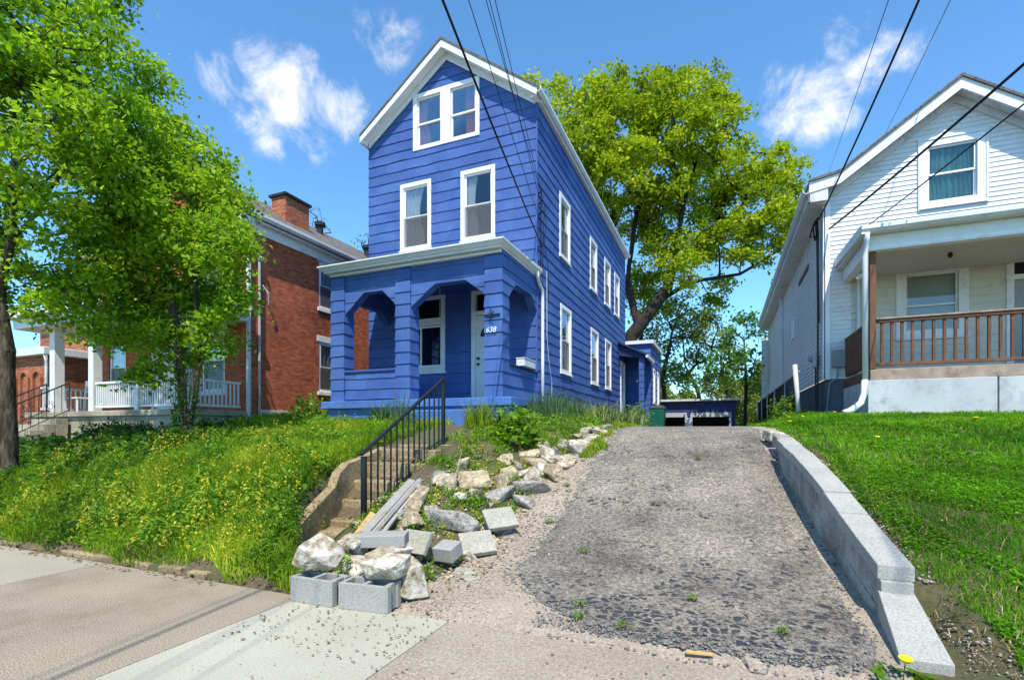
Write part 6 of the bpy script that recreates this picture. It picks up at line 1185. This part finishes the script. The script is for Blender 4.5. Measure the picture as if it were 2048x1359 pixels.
# fresh green sapling beside the white house, thin trees of the thicket behind the garage
tree('sapling', tuple(ppx(1490, 850, 27)), [[tuple(ppx(1490, 860, 27)), tuple(ppx(1492, 760, 27)), tuple(ppx(1488, 680, 27)), tuple(ppx(1490, 630, 27))], [tuple(ppx(1492, 790, 27)), tuple(ppx(1515, 700, 26.5)), tuple(ppx(1520, 650, 26.5))]],
     BL([(1490, 640, 26), (1460, 670, 24), (1520, 670, 20), (1440, 720, 26), (1490, 720, 28), (1450, 745, 25), (1510, 760, 24), (1420, 735, 18), (1400, 760, 16)], 27, 1.2, 6), 'slender sapling with fresh green leaves left of the white house', leafm='leaf_fresh', bark='bark_dark', per=26, leafn=30, crad=.42, size=.22, maxr=.09, r_tip=.010, seed=21, seglen=.5, n_=5)
TH = [((1275, 860, 34), [(1275, 860), (1280, 740), (1285, 640), (1290, 580)], [(1285, 600, 40), (1300, 660, 35), (1265, 690, 30), (1310, 600, 25)], 'bare twiggy tree just right of the blue house'),
      ((1330, 860, 36), [(1335, 860), (1325, 760), (1345, 660), (1370, 600)], [(1360, 610, 40), (1330, 680, 38), (1390, 650, 35), (1345, 740, 28), (1310, 740, 25)], 'thin forked tree behind the left bay of the garage'),
      ((1400, 860, 38), [(1410, 860), (1395, 780), (1370, 730), (1362, 640)], [(1375, 660, 36), (1400, 700, 36), (1370, 760, 26), (1420, 640, 30), (1425, 770, 25)], 'crooked tree behind the right bay of the garage'),
      ((1450, 860, 40), [(1450, 860), (1455, 790), (1440, 720), (1450, 650)], [(1445, 680, 30), (1465, 720, 30), (1430, 760, 25), (1475, 780, 20)], 'thin tree between the garage and the sapling'),
      ((1590, 860, 36), [(1590, 860), (1590, 600), (1595, 480), (1592, 400)], [(1592, 410, 26), (1600, 470, 26), (1585, 440, 22), (1600, 380, 18), (1575, 560, 22)], 'twiggy tree rising behind the roof edge of the white house'),
      ((1530, 860, 42), [(1530, 860), (1528, 780), (1535, 720)], [(1530, 740, 26), (1515, 780, 25), (1545, 770, 22), (1500, 790, 18)], 'olive bushy tree at the far end of the chain link fence')]
for i, ((u, v_, D_), tk, bl, L) in enumerate(TH):
    g_ = ppx(u, v_, D_); tree('thicket_tree', (g_.x, g_.y, 1.0), [[tuple(ppx(a, b_, D_)) for a, b_ in tk]], BL(bl, D_, 1.5, i), L, leafm='leaf_far', bark='bark_dark', per=34, leafn=[20, 40, 38, 38, 5, 50][i], crad=.6, size=.25, maxr=.16, r_tip=.014, seed=30 + i, seglen=.6, n_=5)
for i, (u, D_, h_, L) in enumerate([(1285, 36, 1.9, 'low olive brush behind the rear extension of the blue house'), (1335, 40, 2.2, 'brown green brush above the left end of the garage roof'), (1390, 42, 2.4, 'brown green brush above the middle of the garage roof'), (1440, 42, 2.3, 'olive brush above the right end of the garage roof'), (1492, 38, 2.4, 'golden green brush right of the garage'), (1535, 34, 2.0, 'dark brush at the end of the fence')]):
    p = ppx(u, 860, D_); tree('brush_shrub', (p.x, p.y, 1.0), [[(p.x, p.y, .9), (p.x, p.y, 1.6)]], [((p.x + dx, p.y + dy, 1.6 + dz), .95) for dx, dy, dz in ((-1, 0, .3), (0, .3, h_ * .6), (1, 0, .4), (.3, .8, h_ * .35), (-.5, .5, h_ * .5))], L, 'brush', leafm='leaf_far', bark='bark_dark', per=36, leafn=40, crad=.5, size=.22, maxr=.06, r_tip=.012, seed=50 + i, seglen=.5, n_=4)
# bare treetops over the brick roof and between the houses
for i, (u, v_, D_, L) in enumerate([(628, 430, 45, 'bare distant treetop over the brick house roof near its chimney'), (728, 480, 45, 'bare distant treetop beside the left wall of the blue house')]):
    p = ppx(u, 860, D_); tree('bare_tree', (p.x, p.y, 1.2), [[(p.x, p.y, 1), (p.x, p.y, 12), tuple(ppx(u, v_ + 40, D_))]], BL([(u, v_, 22), (u + 14, v_ + 30, 22), (u - 14, v_ + 30, 22)], D_, 1, i), L, leafm='leaf_far', bark='bark_dark', per=40, leafn=1.5, crad=.6, size=.2, maxr=.25, r_tip=.012, seed=70 + i, seglen=.8, n_=4)
# foliage that crosses the low edge of the brick house on the far left

# distant woodland seen low between the houses
n = 26000; u_ = rng.uniform(-16, 12, n); top = 5.2 + 1.6 * np.sin(u_ * .9) + 1.1 * np.sin(u_ * 2.3 + 1); zz = .8 + rng.uniform(0, 1, n) ** .8 * top; yy = 60 + rng.normal(0, 2.5, n)
co, q_, r_ = leaves(np.stack([u_ * 1.35, yy, zz], 1), .42, .4, .7, .2); tag(fastmesh('distant_woodland', co, q_, MT['leaf_far'], rnd=r_), kind='stuff')
# loose stones breaking up the edges of the asphalt
n = 2600; y = rng.uniform(3.1, 9, n); sd = rng.uniform(0, 1, n) < .7; x = np.where(sd, -1.67 + np.maximum(0, 4.25 - y) ** 1.8 * .8 + rng.normal(0, .09, n), .80 - .075 * np.maximum(0, y - 4.6) + rng.normal(0, .05, n))
gravel('asphalt_crumbs', np.stack([x, y, hgt(np.minimum(x, .3), y) + .012], 1), np.exp(rng.normal(-4.75, .5, n)), 'concrete_dark')
n = 900; x = rng.uniform(-1.2, .85, n); y = 3.15 + rng.normal(0, .09, n); gravel('asphalt_crumbs', np.stack([x, y, hgt(x, y) + .02], 1), np.exp(rng.normal(-4.8, .45, n)), 'concrete_dark')

# dry straw and bare patches along the wall and in the lawn
x = rng.uniform(.9, 2.4, 5200); y = rng.uniform(3.15, 8.6, 5200); dw = x - xwall(y) - .22; k = (dw > 0) & (rng.uniform(0, 1, 5200) < np.exp(-dw * 3.2) + .05 * (nz2(x, y, 2.2, 3) > .3)); x, y = x[k], y[k]
co, q_, r_ = blades(on_ground(x, y, .01), .08, .006, 1.6, curve=1.6); tag(fastmesh('dry_straw', co, q_, MT['dry_leaf'], rnd=r_), kind='stuff')
